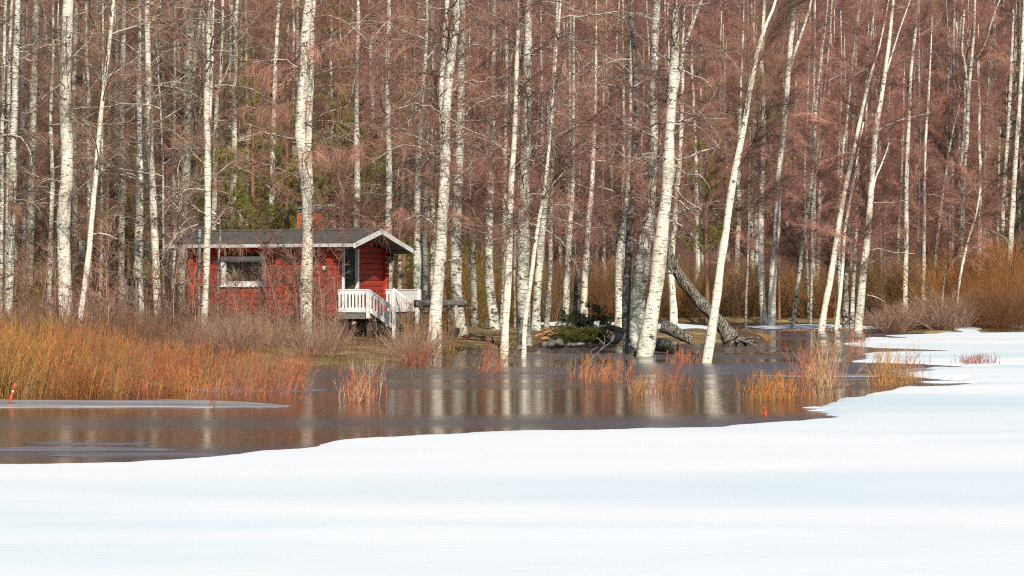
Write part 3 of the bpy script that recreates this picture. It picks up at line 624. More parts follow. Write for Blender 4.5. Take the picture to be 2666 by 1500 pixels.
for (s, pl, w0, w1, Y, bk, rec, label, stems, name, cat, fl) in T:
    W_ = [world_at(*px(s, p), Y) for p in pl]
    bx, by = W_[0][0], W_[0][1]; zb = min(gz(bx, by), W_[0][2]) - .12
    if W_[0][2] > zb + .25: W_ = [np.array([W_[0][0], Y, zb])] + W_
    else: W_[0][2] = zb
    base = np.array([bx, by, zb + .12]); k = 1 / 1.509 / F * Y / 2
    visible_top = W_[-1].copy(); dv = norm(W_[-1] - W_[-2]); ext = 0
    if pl[-1][1] <= 450 and cat == 'birch':                 # the tree goes on above the frame or fades into the crowns
        d2 = norm(dv * np.array([.6, 1, 1])); ext = random.uniform(3.0, 4.5)
        W_ += [W_[-1] + d2 * ext * .5, W_[-1] + d2 * ext]
    root = empty(name, base, label, cat)
    H1 = visible_top[2] - W_[0][2]; rA, rB = w0 * k, w1 * k
    m = PINE_B if bk == 'pine' else (OLDBARK if name == 'spruce_tree' else BARKS[bk])
    rtip = rB if ext == 0 else max(.012, rB + (rB - rA) * ext / max(H1, 1) * 1.2)
    gg, pts = stem_geo(np.array(W_), rA, rtip, base, fl and w0 > 14, 14 if Y < 75 else 10)
    gg.build('trunk', m, root)
    for (sp, a0, a1) in stems:
        L = [world_at(*px(s, p), Y + .05) for p in sp]
        if sp[-1][1] <= 0: L.append(L[-1] + norm(L[-1] - L[-2]) * 3)
        g2, p2 = stem_geo(np.array(L), a0 * k, a1 * k * .6 if sp[-1][1] <= 0 else a1 * k, base, False, 10); g2.build('forked_stem', m, root)
        if sp[-1][1] <= 0: add_branches(root, base, p2, rec[0] + '4', rA)
    for key, L in CUSTOM.items():
        if key in label:
            for (s2, cp, a0, a1) in L:
                Wc = np.array([world_at(*px(s2, p), Y - .12 * i) for i, p in enumerate(cp)]); n = len(cp) * 3; ps = spline(Wc, n)
                ps = ps + rng.normal(0, .012, ps.shape); g2 = Geo(); tube(g2, ps - base, np.linspace(a0 * k, a1 * k, n), 6, 0, True, .05)
                P0, P1 = [], []
                for i in range(n):
                    for q_ in range(5):
                        d_ = norm(rng.normal(0, 1, 3) + np.array([0, 0, -.2])); a_ = ps[i] - base; b_ = a_ + d_ * rng.uniform(.08, .3); c_ = b_ + norm(d_ + rng.normal(0, .5, 3)) * .2
                        P0 += [a_, b_]; P1 += [b_, c_]
                segs(g2, P0, P1, .0035, .0025, 1); g2.build('pale_branch', [LIMB, TW_BROWN], root)
    add_branches(root, base, pts, rec, rA)

# ---------------------------------------------------------------- the wood behind: whole-tree prototypes, copied
def tree_proto(seed, col):
    rg = np.random.default_rng(seed); H = rg.uniform(13, 17); g = Geo(); z = np.linspace(-.2, H, 30)
    line = np.stack([.12 * np.cumsum(rg.normal(0, .35, 30)) * .5, .12 * np.cumsum(rg.normal(0, .35, 30)) * .5, z], -1)
    tube(g, line, np.linspace(.155, .025, 30), 8, 0, True, .03); c = Geo()
    for k in range(58):
        zz = 3.4 + (H - 4.0) * (k / 58); i = int(np.argmin(abs(z - zz))); a = rg.uniform(0, 6.28); r = rg.uniform()
        src = G_SPRAY if r < .6 else (G_WEEP if r < .8 else G_CROOK); o = src[rg.integers(0, len(src))]
        tl = rg.uniform(-.2, .2); ca, sa, ct, st = math.cos(a), math.sin(a), math.cos(tl), math.sin(tl)
        M = np.array([[ca, -sa, 0], [sa, ca, 0], [0, 0, 1]]) @ np.array([[ct, 0, st], [0, 1, 0], [-st, 0, ct]])
        c.merge(o, M, line[i], rg.uniform(.6, 1.15) * (1.15 - .6 * k / 58))
    return g, c
PROTO = [tree_proto(300 + i, 0) for i in range(3)]
TRK = {b_: [p[0].mesh('trunk', BARKS[b_]) for p in PROTO] for b_ in 'mgw'}
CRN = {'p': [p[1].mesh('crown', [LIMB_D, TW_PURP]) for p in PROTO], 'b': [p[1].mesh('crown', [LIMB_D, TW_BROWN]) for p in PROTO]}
rb = random.Random(77); placed = []
def back_tree(X, Y, sc, label, group, left):
    b_ = rb.choice('mmgw'); i = rb.randrange(3); root = empty('birch_tree', (X, Y, gz(X, Y) - .05), label, 'birch', group, rb.uniform(0, 6.28))
    root.rotation_euler[0] = rb.uniform(-.03, .03); root.rotation_euler[1] = rb.uniform(-.04, .04)
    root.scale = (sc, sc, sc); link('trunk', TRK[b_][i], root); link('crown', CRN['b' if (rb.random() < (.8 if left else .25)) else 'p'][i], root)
n = 0; tries = 0
while n < 292 and tries < 9000:
    tries += 1; Y = 96 + 92 * rb.random() ** 1.05; X = rb.uniform(-.25, .25) * Y
    if X > -.05 * Y and Y < 126: continue
    if X > .16 * Y and Y < 100: continue
    if min((math.hypot(X - a, Y - b_) for a, b_ in placed), default=9) < 1.6: continue
    left = X < -.08 * Y
    placed.append((X, Y)); n += 1
    lab, grp = (('one of many thin birches crowding the wood behind the cabin', 'birches deep in the wood behind the cabin') if left else
                ('one of many thin reddish crowned birches crowding the wood beyond the water', 'birches deep in the wood beyond the water'))
    back_tree(X, Y, rb.uniform(.85, 1.2), lab, grp, left)

for (x, Y, b_, sc, lab) in [(18, 92, 'm', 1.0, 'grey birch in the first gap from the left edge'), (150, 98, 'g', 1.1, 'grey birch in the gap right of the fourth trunk'), (232, 86, 'm', .9, 'thin birch close left of the thickest white trunk'),
                            (215, 104, 'g', 1.1, 'dim birch two trunks left of the thickest white one'), (278, 97, 'm', .9, 'dim birch left of the bird feeder stand'), (350, 101, 'g', 1.1, 'dim birch between the feeder and the stout lichened birch'),
                            (400, 104, 'm', 1.0, 'pale birch in the gap before the bright left leaning birch'), (452, 90, 'm', .8, 'thin birch beside the roof corner sapling'), (508, 94, 'g', 1.0, 'grey birch behind the left roof slope'),
                            (640, 96, 'm', .9, 'slim birch over the window end of the roof'), (772, 92, 'g', .9, 'grey birch between the lone pale birch and the chimney'), (868, 96, 'm', .8, 'slim birch behind the roof right of the chimney'),
                            (975, 94, 'g', 1.0, 'grey birch left of the lantern birch behind the ridge'), (1128, 90, 'm', .9, 'slim birch behind the forking birch, left of its foot'), (1238, 92, 'g', 1.0, 'grey birch left of the slender water birch')]:
    X = (x - HX) / F * Y; i = rb.randrange(3); root = empty('birch_tree', (X, Y, gz(X, Y) - .05), lab, 'birch', None, rb.uniform(0, 6.28)); root.rotation_euler[1] = rb.uniform(-.03, .03)
    root.scale = (sc, sc, 1.0); link('trunk', TRK[b_][i], root); link('crown', CRN['b'][i], root)
# conifers
def conifer(x, y, Y, H, spruce, label, z0=.35, n=34, name=None, wid=1.0):
    X = (x - HX) / F * Y; base = (X, Y, gz(X, Y)); nm = 'spruce_tree' if spruce else 'pine_tree'
    root = empty(nm, base, label, 'spruce' if spruce else 'pine'); g = Geo()
    z = np.linspace(-.1, H, 20); tube(g, np.stack([.03 * np.sin(z), .03 * np.cos(z * 1.3), z], -1), np.linspace(.12, .02, 20), 8, 0, True, .04)
    g.build('trunk', OLDBARK if spruce else PINE_B, root)
    for k in range(n):
        t = k / n; zz = H * (z0 + (1 - z0) * t); sc = (1.35 - 1.1 * t) * wid * rb.uniform(.8, 1.2)
        link('branch', rb.choice(M_SPRUCE if spruce else M_PINE), root, (0, 0, zz), (0, rb.uniform(-.3, .15), rb.uniform(0, 6.28)), sc)
conifer(748, 0, 78, 7.4, False, 'bright green young pine behind the cabin chimney', .15, 62, wid=1.05)
conifer(660, 0, 80, 9.2, False, 'green pine left of the chimney behind the lone birch', .25, 46)
conifer(838, 0, 82, 7.0, False, 'dull green pine right of the chimney behind the cabin', .2, 40)
conifer(925, 0, 84, 8.6, False, 'green pine behind the roof ridge right of the chimney', .3, 36)
conifer(1050, 0, 88, 10.5, False, 'tall green pine behind the gable', .2, 44)
conifer(612, 0, 88, 11.5, False, 'tall pine above the left half of the roof', .35, 44)
conifer(885, 0, 92, 12.5, False, 'tallest pine over the chimney, reaching the top edge', .35, 50)
conifer(1155, 0, 92, 9, False, 'green pine behind the big forking birch', .3, 36)
conifer(1255, 0, 112, 8, False, 'green pine between the forking birch and the slender water birch', .3, 30)
conifer(330, 0, 90, 8, False, 'dull green pine deep in the left wood behind the feeder', .2, 34)
conifer(120, 0, 110, 9.5, False, 'dull green pine at the far left of the wood', .2, 34)
conifer(1840, 0, 112, 13, False, 'green pine behind the giant leaning birch', .3, 40)
conifer(1985, 0, 134, 19, False, 'tall pine between the white pair and the cream birch', .4, 50)
conifer(2655, 0, 118, 14, True, 'dark spruce at the right edge', .08, 70, wid=1.1)
conifer(430, 0, 120, 12, True, 'dark spruce deep behind the left birches', .1, 50)
conifer(215, 0, 122, 12, True, 'dark spruce behind the thickest white birch', .1, 50)
conifer(1060, 0, 125, 13, True, 'dark spruce deep behind the gable', .1, 50)

# far slope carries one mass of crowns nobody could count
g = Geo()
for k in range(130):
    Y = rb.uniform(172, 212); X = rb.uniform(-.25, .25) * Y; c = PROTO[rb.randrange(3)][1]
    for j in range(5):
        a = rb.uniform(0, 6.28); M = np.array([[math.cos(a), -math.sin(a), 0], [math.sin(a), math.cos(a), 0], [0, 0, 1]])
        g.merge(rb.choice(G_COARSE), M, (X, Y, gz(X, Y) + j * 1.5 + .4), 2.2)
tag(g.build('distant_wood', [LIMB_D, TW_PURP]), 'distant purple brown mass of crowns on the wooded slope', 'wood', kind='stuff')

# ---------------------------------------------------------------- shrubs
def shrub_geo(seed, h, n, spread, tilt, ntw=4, r=.005, lean=(0, 0), curve=.0, tl=.3):
    rg = np.random.default_rng(seed); g = Geo(); P0, P1, A, B = [], [], [], []
    for k in range(n):
        a = rg.uniform(0, 6.28); rr = spread * math.sqrt(rg.uniform()); hh = h * rg.uniform(.55, 1.1)
        d = np.array([math.cos(a) * tilt * rr / max(spread, .01) + lean[0] + rg.normal(0, .1), math.sin(a) * tilt * rr / max(spread, .01) + lean[1] + rg.normal(0, .1), 1.0])
        m = 5; sub = path((math.cos(a) * rr, math.sin(a) * rr, -.1), d, m, hh / m, .09, curve, rg); q_ = np.linspace(r, r * .4, m + 1)
        P0 += list(sub[:-1]); P1 += list(sub[1:]); A += list(q_[:-1]); B += list(q_[1:])
        for t in range(ntw):
            j = rg.integers(1, m); dd = norm(norm(sub[j + 1] - sub[j]) + rg.normal(0, .45, 3) + np.array([0, 0, .15])); l = tl * h * rg.uniform(.3, 1.2)
            P0 += [sub[j]]; P1 += [sub[j] + dd * l]; A += [r * .55]; B += [r * .25]
    segs(g, P0, P1, np.array(A), np.array(B)); return g
TW_BUSH = twigmat('brown_bush_twigs', (.24, .135, .055)); TW_BUSH_O = twigmat('rusty_bush_twigs', (.31, .135, .045))
SH = {}
for nm, mat, args in [('gold', TW_GOLD, dict(h=1.2, n=60, spread=.35, tilt=.5)), ('orange', TW_ORNG, dict(h=1.0, n=70, spread=.4, tilt=.35)),
                      ('red', TW_RED, dict(h=1.0, n=60, spread=.4, tilt=.35)), ('tan', TW_TAN, dict(h=1.2, n=60, spread=.4, tilt=.7)),
                      ('willow', TW_BUSH, dict(h=2.6, n=85, spread=.5, tilt=.75, ntw=8, r=.008)), ('owillow', TW_BUSH_O, dict(h=2.6, n=85, spread=.5, tilt=.7, ntw=9, r=.007)),
                      ('gwillow', twigmat('dull_gold_twigs', (.29, .18, .04)), dict(h=2.8, n=80, spread=.5, tilt=.45, ntw=8, r=.007)), ('brush', TW_GREY, dict(h=1.9, n=70, spread=.35, tilt=1.0, ntw=9, r=.008))]:
    SH[nm] = [shrub_geo(500 + 7 * i + len(SH), **args).mesh('stems', mat) for i in range(3)]
def shrub(kind, x, y, sc, label, group=None, name='willow_shrub', cat='shrub', Y=None, flat=1.0, wide=1.0):
    if Y is None: p = on_plane(x, y, .0)
    else: p = np.array([(x - HX) / F * Y, Y, 0])
    z = max(gz(p[0], p[1]), -.05)
    o = link(name, rb.choice(SH[kind]), None, (p[0], p[1], z), (0, 0, rb.uniform(0, 6.28)), (sc * wide, sc * wide, sc * flat))
    return tag(o, label, cat, group)

def patch(name, label, cat, mats, x0, x1, y0, y1, n, h0, h1, lean=(.15, 0), r=.004, ntw=3, hfun=None, seed=1, kind='stuff', arch=0.0, mix=(1,), core=None, zmin=-.08):
    """many upright stems over a stretch of shore given in photo pixels of their feet"""
    rg = np.random.default_rng(seed); g = Geo(); per = [[[], [], [], []] for _ in mats]; c = None
    for k in range(n):
        if core: x = rg.normal((x0 + x1) / 2, (x1 - x0) / 4.2); yy = rg.uniform(y0, y1)
        else: x = rg.uniform(x0, x1); yy = 755.6 + 1 / rg.uniform(1 / (y1 - 755.6), 1 / (y0 - 755.6))
        p = on_plane(x, yy, 0); z = max(gz(p[0], p[1]) - .03, zmin)
        f = hfun(x, yy) if hfun else 1
        if f <= .05: continue
        h = rg.uniform(h0, h1) * f
        mi = rg.choice(len(mats), p=mix) if len(mats) > 1 else 0
        d = np.array([lean[0] + rg.normal(0, .22), lean[1] + rg.normal(0, .22), 1.0]); m = 4
        sub = path((p[0], p[1], z), d, m, h / m, .08, -arch, rg); q_ = np.linspace(r, r * .45, m + 1); L = per[mi]
        L[0] += list(sub[:-1]); L[1] += list(sub[1:]); L[2] += list(q_[:-1]); L[3] += list(q_[1:])
        for t in range(ntw):
            j = rg.integers(1, m); dd = norm(norm(sub[j + 1] - sub[j]) + rg.normal(0, .35, 3)); l = h * rg.uniform(.12, .4)
            L[0].append(sub[j]); L[1].append(sub[j] + dd * l); L[2].append(r * .6); L[3].append(r * .3)
    for i, L in enumerate(per): 
        if L[0]: segs(g, L[0], L[1], np.array(L[2]), np.array(L[3]), i)
    if kind == 'stuff': o = g.build(name, mats); return tag(o, label, cat, kind='stuff')
    v = np.concatenate(g.v); cx, cy = v[:, 0].mean(), v[:, 1].mean(); g.v = [a - np.array([cx, cy, 0]) for a in g.v]
    o = g.build(name, mats, loc=(cx, cy, 0)); return tag(o, label, cat)
# left thicket
def hl(x, y):
    a = 1.0 if x < 180 else max(.62, 1.0 - (x - 180) / 700)
    if x > 560: a *= max(.35, 1 - (x - 560) / 330)
    return a
patch('golden_willow_thicket', 'dense thicket of golden olive willow stems at the left shore', 'willow thicket', [TW_GOLD, TW_ORNG], -120, 330, 960, 1038, 620, .3, 1.05, (.16, 0), .0055, 4, hl, 11, mix=(.5, .5))
patch('red_willow_thicket', 'dense thicket of rusty red willow stems in the water edge', 'willow thicket', [TW_RED, TW_ORNG, TW_TAN], 120, 700, 955, 1037, 1050, .25, .85, (.22, 0), .005, 4, hl, 12, mix=(.45, .4, .15))
patch('thin_red_willows', 'sparse red stems standing in the shallows before the bank', 'willow thicket', [TW_RED, TW_TAN], 560, 790, 985, 1042, 330, .45, .8, (.2, 0), .004, 4, None, 13, mix=(.75, .25))
patch('shore_willows', 'mixed brown and golden stems along the bank below the cabin', 'willow thicket', [TW_TAN, TW_GREY, TW_GOLD, TW_RED], 480, 1130, 900, 956, 1150, .25, .9, (.05, 0), .0055, 4, lambda x, y: (.45 if 870 < x < 1075 else 1) , 14, mix=(.33, .37, .12, .18))
patch('golden_shore_stems', 'golden stems round the foot of the big forking birch', 'willow thicket', [TW_GOLD, TW_TAN], 1055, 1190, 890, 940, 300, .5, 1.3, (.05, 0), .005, 5, None, 15, mix=(.7, .3))
patch('dry_grass', 'pale dry grass matted over the bank', 'grass', [STRAW, TW_TAN], 250, 1560, 868, 975, 9000, .07, .22, (.1, -.1), .004, 0, None, 16, arch=.25, mix=(.7, .3))
patch('dead_bracken', 'rusty dead undergrowth on the bank left of the cabin', 'undergrowth', [TW_RED, TW_TAN, TW_GREY], -60, 560, 868, 960, 3800, .35, .85, (.1, 0), .0048, 4, None, 17, mix=(.35, .4, .25))
for i in range(28):
    x = rb.uniform(-90, 330); y = rb.uniform(968, 1036)
    shrub('gold' if rb.random() < .62 else 'orange', x, y, rb.uniform(.4, 1.0) * (1.0 if x < 170 else .8) * (y - 755) / 270 + .12, 'one of the golden willow bushes fanning up at the left shore', 'golden willow bushes of the left thicket')
for i in range(50):
    x = rb.uniform(170, 650); y = rb.uniform(962, 1034) - max(0, x - 420) * .12
    shrub(rb.choice(['red', 'red', 'orange', 'tan']), x, y, rb.uniform(.35, .9) * (1 - max(0, x - 300) / 900), 'one of the rusty red willow bushes fanning up before the bank', 'red willow bushes of the left thicket')
for i in range(40):
    x = rb.uniform(-20, 1100); x -= 200 * (870 < x < 1080); shrub(rb.choice(['tan', 'brush', 'tan']), x, rb.uniform(880, 930), rb.uniform(.5, .95), 'one of the low brown bushes on the bank below the cabin', 'low brown bushes on the bank')
for i in range(34):
    x = rb.uniform(480, 870) if i % 4 else rb.uniform(1040, 1130)
    shrub(rb.choice(['brush', 'brush', 'tan', 'red']), x, rb.uniform(918, 950), rb.uniform(.35, .62), 'one of the tangled low bushes fringing the bank at the waterline', 'bushes fringing the bank')
# clumps that stand apart in the water
def clump(label, mats, mix, x0, x1, y0, y1, n, h0, h1, seed, **k): patch('willow_clump', label, 'shrub', mats, x0, x1, y0, y1, n, h0, h1, k.pop('lean', (.08, 0)), k.pop('r', .0042), k.pop('ntw', 4), None, seed, kind='thing', core=True, mix=mix, zmin=-.06, **k)
clump('clump of red twigs with straw at its foot, nearest in the open water', [TW_RED, STRAW], (.6, .4), 870, 1000, 1036, 1052, 80, .25, .75, 21)
clump('wide clump of orange red twigs in front of the leaning giant birch', [TW_ORNG, TW_RED], (.5, .5), 1470, 1660, 975, 995, 110, .18, .55, 22, lean=(.25, 0))
clump('low bright orange clump near the ice tip', [TW_ORNG, TW_GOLD], (.75, .25), 1930, 2095, 1028, 1044, 170, .2, .55, 23)
clump('tall clump of straw reeds and purple twigs', [STRAW, TW_TAN, TW_RED], (.4, .25, .35), 2105, 2195, 1012, 1034, 75, .3, 1.2, 24, arch=.05)
clump('golden orange clump at the snow edge', [TW_GOLD, TW_ORNG], (.65, .35), 2250, 2395, 990, 1008, 140, .2, .80, 25)
clump('small low golden tuft in open water left of the bright orange clump', [TW_ORNG, STRAW], (.6, .4), 1635, 1690, 1018, 1034, 60, .15, .38, 41)
clump('sparse thin red twigs left of the bright orange clump', [TW_RED, TW_ORNG], (.6, .4), 1640, 1800, 1008, 1030, 80, .25, .6, 26)
clump('sparse red twigs in front of the slender water birch', [TW_RED, TW_TAN], (.7, .3), 1220, 1320, 960, 976, 60, .4, .8, 27, lean=(.3, 0))
clump('low red clump left of the cream leaning birch foot', [TW_RED, TW_ORNG], (.8, .2), 1735, 1835, 935, 950, 80, .15, .42, 28)
clump('small red brown tuft sticking out of the far ice', [TW_RED, TW_GREY], (.8, .2), 2485, 2600, 948, 954, 150, .12, .35, 29, lean=(0, 0))
clump('reddish clump before the far ice tongue', [TW_RED, TW_TAN], (.8, .2), 2190, 2260, 915, 935, 40, .3, .8, 30)
clump('thin red twigs between the far clump and straw reeds', [TW_RED, TW_TAN], (.8, .2), 2070, 2150, 985, 1005, 80, .3, .8, 31)
clump('few lone red twigs in the thin left ice', [TW_RED], (1,), 520, 570, 1055, 1062, 7, .2, .4, 32)
clump('orange grass fringe on the root mound point', [TW_ORNG, STRAW], (.7, .3), 1880, 2010, 882, 890, 240, .12, .32, 33)

# willow brush behind the water, right side
k = 0
for x in list(range(2300, 2720, 22)):
    shrub('brush' if x < 2480 else ('owillow' if k % 3 else 'brush'), x + rb.uniform(-8, 8), 868, rb.uniform(.65, .95) if x < 2440 else rb.uniform(.9, 1.15), 'one of the tangled bare willows crowding the far ice edge at right', 'willows along the far ice edge', Y=rb.uniform(90, 94), flat=.85); k += 1
for x in list(range(2480, 2720, 26)):
    shrub('owillow', x, 868, rb.uniform(1.2, 1.55), 'one of the tall orange willows rising behind the far ice edge', 'tall orange willows at the right edge', Y=rb.uniform(95, 101))
for x in list(range(1660, 2480, 21)):
    shrub(rb.choice(['owillow', 'willow', 'willow', 'gwillow']), x, 0, rb.uniform(.9, 1.35), 'one of the brown orange willows lining the far shore behind the flooded birches', 'willows along the far shore', Y=rb.uniform(122, 131))
for x in list(range(1050, 1680, 19)):
    shrub(rb.choice(['willow', 'gwillow', 'gwillow']) if x < 1330 else rb.choice(['owillow', 'willow', 'willow']), x, 0, rb.uniform(.95, 1.5), 'one of the golden brown willows behind the flooded middle ground', 'willows behind the flooded middle ground', Y=rb.uniform(121, 130))
for x in (1090, 1120, 1150, 1185, 1215, 1250, 1285):
    shrub('gwillow', x, 0, rb.uniform(1.1, 1.35), 'one of the golden willows right of the cabin behind the hollow log', 'golden willows behind the hollow log', Y=rb.uniform(98, 108))
for x in list(range(-20, 1050, 34)):
    shrub('willow' if rb.random() < .7 else 'gwillow', x, 0, rb.uniform(.7, 1.1), 'one of the brown bushes under the left wood behind the first trunks', 'bushes under the left wood', Y=rb.uniform(86, 104))

# bare saplings before and around the cabin
def sapling_geo(seed, H):
    rg = np.random.default_rng(seed); g = Geo(); main = path((0, 0, -.1), (rg.normal(0, .08), rg.normal(0, .08), 1), 12, H / 12, .07, .02, rg)
    tube(g, main, np.linspace(.015, .004, 13), 4, 0, False); P0, P1, A, B = [], [], [], []
    for k in range(22):
        j = rg.integers(3, 12); a = rg.uniform(0, 6.28); d = norm(np.array([math.cos(a), math.sin(a), rg.uniform(.5, 1.3)])); l = H * rg.uniform(.12, .28)
        sub = path(main[j], d, 4, l / 4, .13, .0, rg); P0 += list(sub[:-1]); P1 += list(sub[1:]); A += [.005, .0042, .0038, .0032]; B += [.0042, .0038, .0032, .0025]
        for t in range(7):
            i = rg.integers(0, 4); dd = norm(norm(sub[i + 1] - sub[i]) + rg.normal(0, .5, 3)); P0.append(sub[i]); P1.append(sub[i] + dd * l * rg.uniform(.2, .6)); A.append(.003); B.append(.002)
    segs(g, P0, P1, np.array(A), np.array(B), 1); return g
SAP = [sapling_geo(700 + i, 2.3).mesh('stem', [TW_GREY, twig]) for i, twig in enumerate([TW_GREY, TW_PURP, TW_BROWN, TW_GREY, TW_PURP])]
def sapling(x, Y, h, label, group):
    X = (x - HX) / F * Y; o = link('bare_sapling', rb.choice(SAP), None, (X, Y, max(gz(X, Y), -.05)), (0, 0, rb.uniform(0, 6.28)), (h / 2.3 * .9, h / 2.3 * .9, h / 2.3))
    tag(o, label, 'sapling', group)
for i in range(105):
    x = rb.uniform(440, 1075) if i % 4 else rb.uniform(500, 860)
    if 870 < x < 1060 and i % 3: x -= 250
    sapling(x, rb.uniform(57, 66), (rb.uniform(1.3, 2.9) if not 560 < x < 700 else rb.uniform(.9, 2.1)) if x < 900 else rb.uniform(.8, 1.5), 'one of the leafless purple brown saplings crowding in front of the red cabin', 'leafless saplings in front of the cabin')
for i in range(40):
    sapling(rb.uniform(-20, 460), rb.uniform(60, 78), rb.uniform(1.6, 3.4), 'one of the leafless saplings between the birches left of the cabin', 'leafless saplings left of the cabin')
for i in range(22):
    sapling(rb.uniform(1180, 1330) if i < 7 else rb.uniform(1850, 2330), rb.uniform(84, 92) if i < 7 else rb.uniform(119, 124), rb.uniform(1.2, 2.2) * (1 if i < 7 else 1.5), 'one of the thin bare saplings at the edge of the flooded ground', 'bare saplings at the flooded edge')

# ---------------------------------------------------------------- the cabin (local x along the gable normal, local y into the building)
TH = R(20); CX, CY = (875 - HX) / F * 69.0, 69.0
cabin = empty('cabin', (CX, CY, 0), 'small red painted log cabin with black felt roof and white trim', 'cabin', rz=-TH)
LW, WD, RIDGE = 4.67, 3.63, 1.5; ZB, ZE = .84, 2.84
OF, OB, OG, OL = .45, .25, .76, .60; SL = .43 / 1.95; ZR = 3.36
def roof_z(y): return ZR - abs(y - RIDGE) * SL
wt = Geo(); box(wt, -LW + .03, -.03, .06, WD - .03, ZB - .02, 2.78); wt.build('wall_core', DARKW, cabin, False)
WX0, WX1, WZ0, WZ1 = None, None, None, None
def front_x(px_):      # local x on the front wall for a photo column
    r = (px_ - HX) / F; t = (r * CY - CX) / (math.cos(TH) + r * math.sin(TH)); return t
def front_z(px_, py_): t = front_x(px_); Y = CY - t * math.sin(TH); return HC + (HY - py_) / F * Y
WX0, WX1 = front_x(576), front_x(693); WZ0, WZ1 = front_z(630, 746), front_z(630, 668)
def plank_prof(y0, z0, h, s=-1):     # bulging log siding board, face toward s
    return [(y0, z0 + .004), (y0 + s * .05, z0 + .010), (y0 + s * .062, z0 + h * .5), (y0 + s * .058, z0 + h - .008), (y0, z0 + h - .004)]
PH = .166
def wall_board(x0, x1, z0, h):
    g = Geo(); prof = plank_prof(.06, z0, h)[::-1]; prism(g, prof, 0, x0, x1); g.build('plank', RED, cabin, False)
z = ZB
while z < 2.80:
    h = min(PH, 2.84 - z)
    if h > .03:
        if z + h > WZ0 + .03 and z < WZ1 - .03:
            wall_board(-LW, WX0 + .04, z, h); wall_board(WX1 - .04, 0, z, h)
        else: wall_board(-LW, 0, z, h)
    z += PH
# gable wall boards (local x = 0, running in y), door opening between .42 and 1.42
DY0, DY1, DZ1 = .42, 1.42, 2.78
def gable_board(y0, y1, z0, h):
    if y1 - y0 < .05: return
    g = Geo(); prof = [(-.06, z0 + .004), (-.010, z0 + .010), (.002, z0 + h * .5), (-.003, z0 + h - .008), (-.06, z0 + h - .004)]
    n = 5; v = [(p, y0, q_) for p, q_ in prof] + [(p, y1, q_) for p, q_ in prof]
    g.add(v, [(i, (i + 1) % n, n + (i + 1) % n, n + i) for i in range(n)]); g.f.append((np.array([[4, 3, 2, 1, 0]]), 0)); g.f.append((np.array([[5, 6, 7, 8, 9]]), 0))
    g.build('plank', RED, cabin, False)
z = ZB + .05
while z < ZR - .08:
    top = z + PH - .005; m = (ZR - .03 - top) / SL; y0 = max(.07, RIDGE - m); y1 = min(WD, RIDGE + m)
    if y1 > y0:
        if z < DZ1: gable_board(y0, min(DY0, y1), z, PH); gable_board(max(DY1, y0), y1, z, PH)
        else: gable_board(y0, y1, z, PH)
    z += PH
# stacked log ends at the corners and at the partition wall
for xc in (-LW + .07, front_x(733), front_x(862)):
    z = ZB + .02; w = .085
    while z < 2.7:
        g = Geo(); zz = z + PH - .012; box(g, xc - w, xc + w, -.14 + rb.uniform(-.012, .012), .03, z, zz); g.build('log_end', RED, cabin, False); z += PH
for yc in (WD - .10,):
    z = ZB + .1
    while z < 2.6:
        g = Geo(); box(g, -.02, .12 + rb.uniform(-.01, .01), yc - .07, yc + .07, z, z + PH - .012); g.build('log_end', RED, cabin, False); z += PH
# door
door = Geo(); box(door, -.055, -.02, DY0 + .06, DY1 - .06, .98, 2.74); door = door.build('door', GREEN, cabin, False)
for i in range(7):
    y0 = DY0 + .09 + i * .118; g = Geo(); box(g, -.02, -.004, y0, y0 + .10, 1.02, 2.70); g.build('door_board', GREEN, door, False)
g = Geo(); tube(g, [(0, DY1 - .14, 1.9), (.05, DY1 - .14, 1.9), (.05, DY1 - .25, 1.9)], .01, 6); g.build('handle', BLACK, door)
for (y0, y1) in ((DY0, DY0 + .07), (DY1 - .02, DY1 + .10)):
    g = Geo(); box(g, -.05, .06, y0, y1, .96, 2.80); g.build('door_casing', WHITE, cabin, False)
# roof
def roof_slab(y0, y1, name, th=.05, x0=-LW - OL, x1=OG, mat=ROOF, dz=0):
    g = Geo(); a, b_ = roof_z(y0) + dz, roof_z(y1) + dz
    v = [(x0, y0, a), (x1, y0, a), (x1, y1, b_), (x0, y1, b_)]; v += [(x, y, z - th) for x, y, z in v]
    g.add(v, [(0, 1, 2, 3), (7, 6, 5, 4), (0, 4, 5, 1), (1, 5, 6, 2), (2, 6, 7, 3), (3, 7, 4, 0)]); return g.build(name, mat, cabin, False)
FE, BE = -OF, WD + OB
rf = roof_slab(FE, RIDGE, 'roof'); rf2 = roof_slab(RIDGE + .001, BE, 'roof')
for par, ya, yb in ((rf, FE, RIDGE), (rf2, BE, RIDGE)):                                   # lapped felt strips
    N = 6
    for i in range(N):
        t0, t1 = i / N, (i + 1) / N + (.03 if i < N - 1 else 0); y0 = ya + (yb - ya) * t0; y1 = ya + (yb - ya) * t1; lo = .020 - .0016 * 0
        g = Geo(); v = [(-LW - OL - .01, y0, roof_z(y0) + .022), (OG + .01, y0, roof_z(y0) + .022), (OG + .01, y1, roof_z(y1) + .008), (-LW - OL - .01, y1, roof_z(y1) + .008)]
        v += [(x, y, z - .018) for x, y, z in v]
        if ya > yb: v = [v[1], v[0], v[3], v[2], v[5], v[4], v[7], v[6]]
        g.add(v, [(0, 1, 2, 3), (7, 6, 5, 4), (0, 4, 5, 1), (1, 5, 6, 2), (2, 6, 7, 3), (3, 7, 4, 0)]); g.build('felt_strip', ROOF, par, False)
g = Geo(); prism(g, [(RIDGE - .14, ZR - .005), (RIDGE, ZR + .045), (RIDGE + .14, ZR - .005), (RIDGE, ZR + .02)][::-1], 0, -LW - OL - .015, OG + .015); g.build('ridge_cap', ROOF, cabin, False)
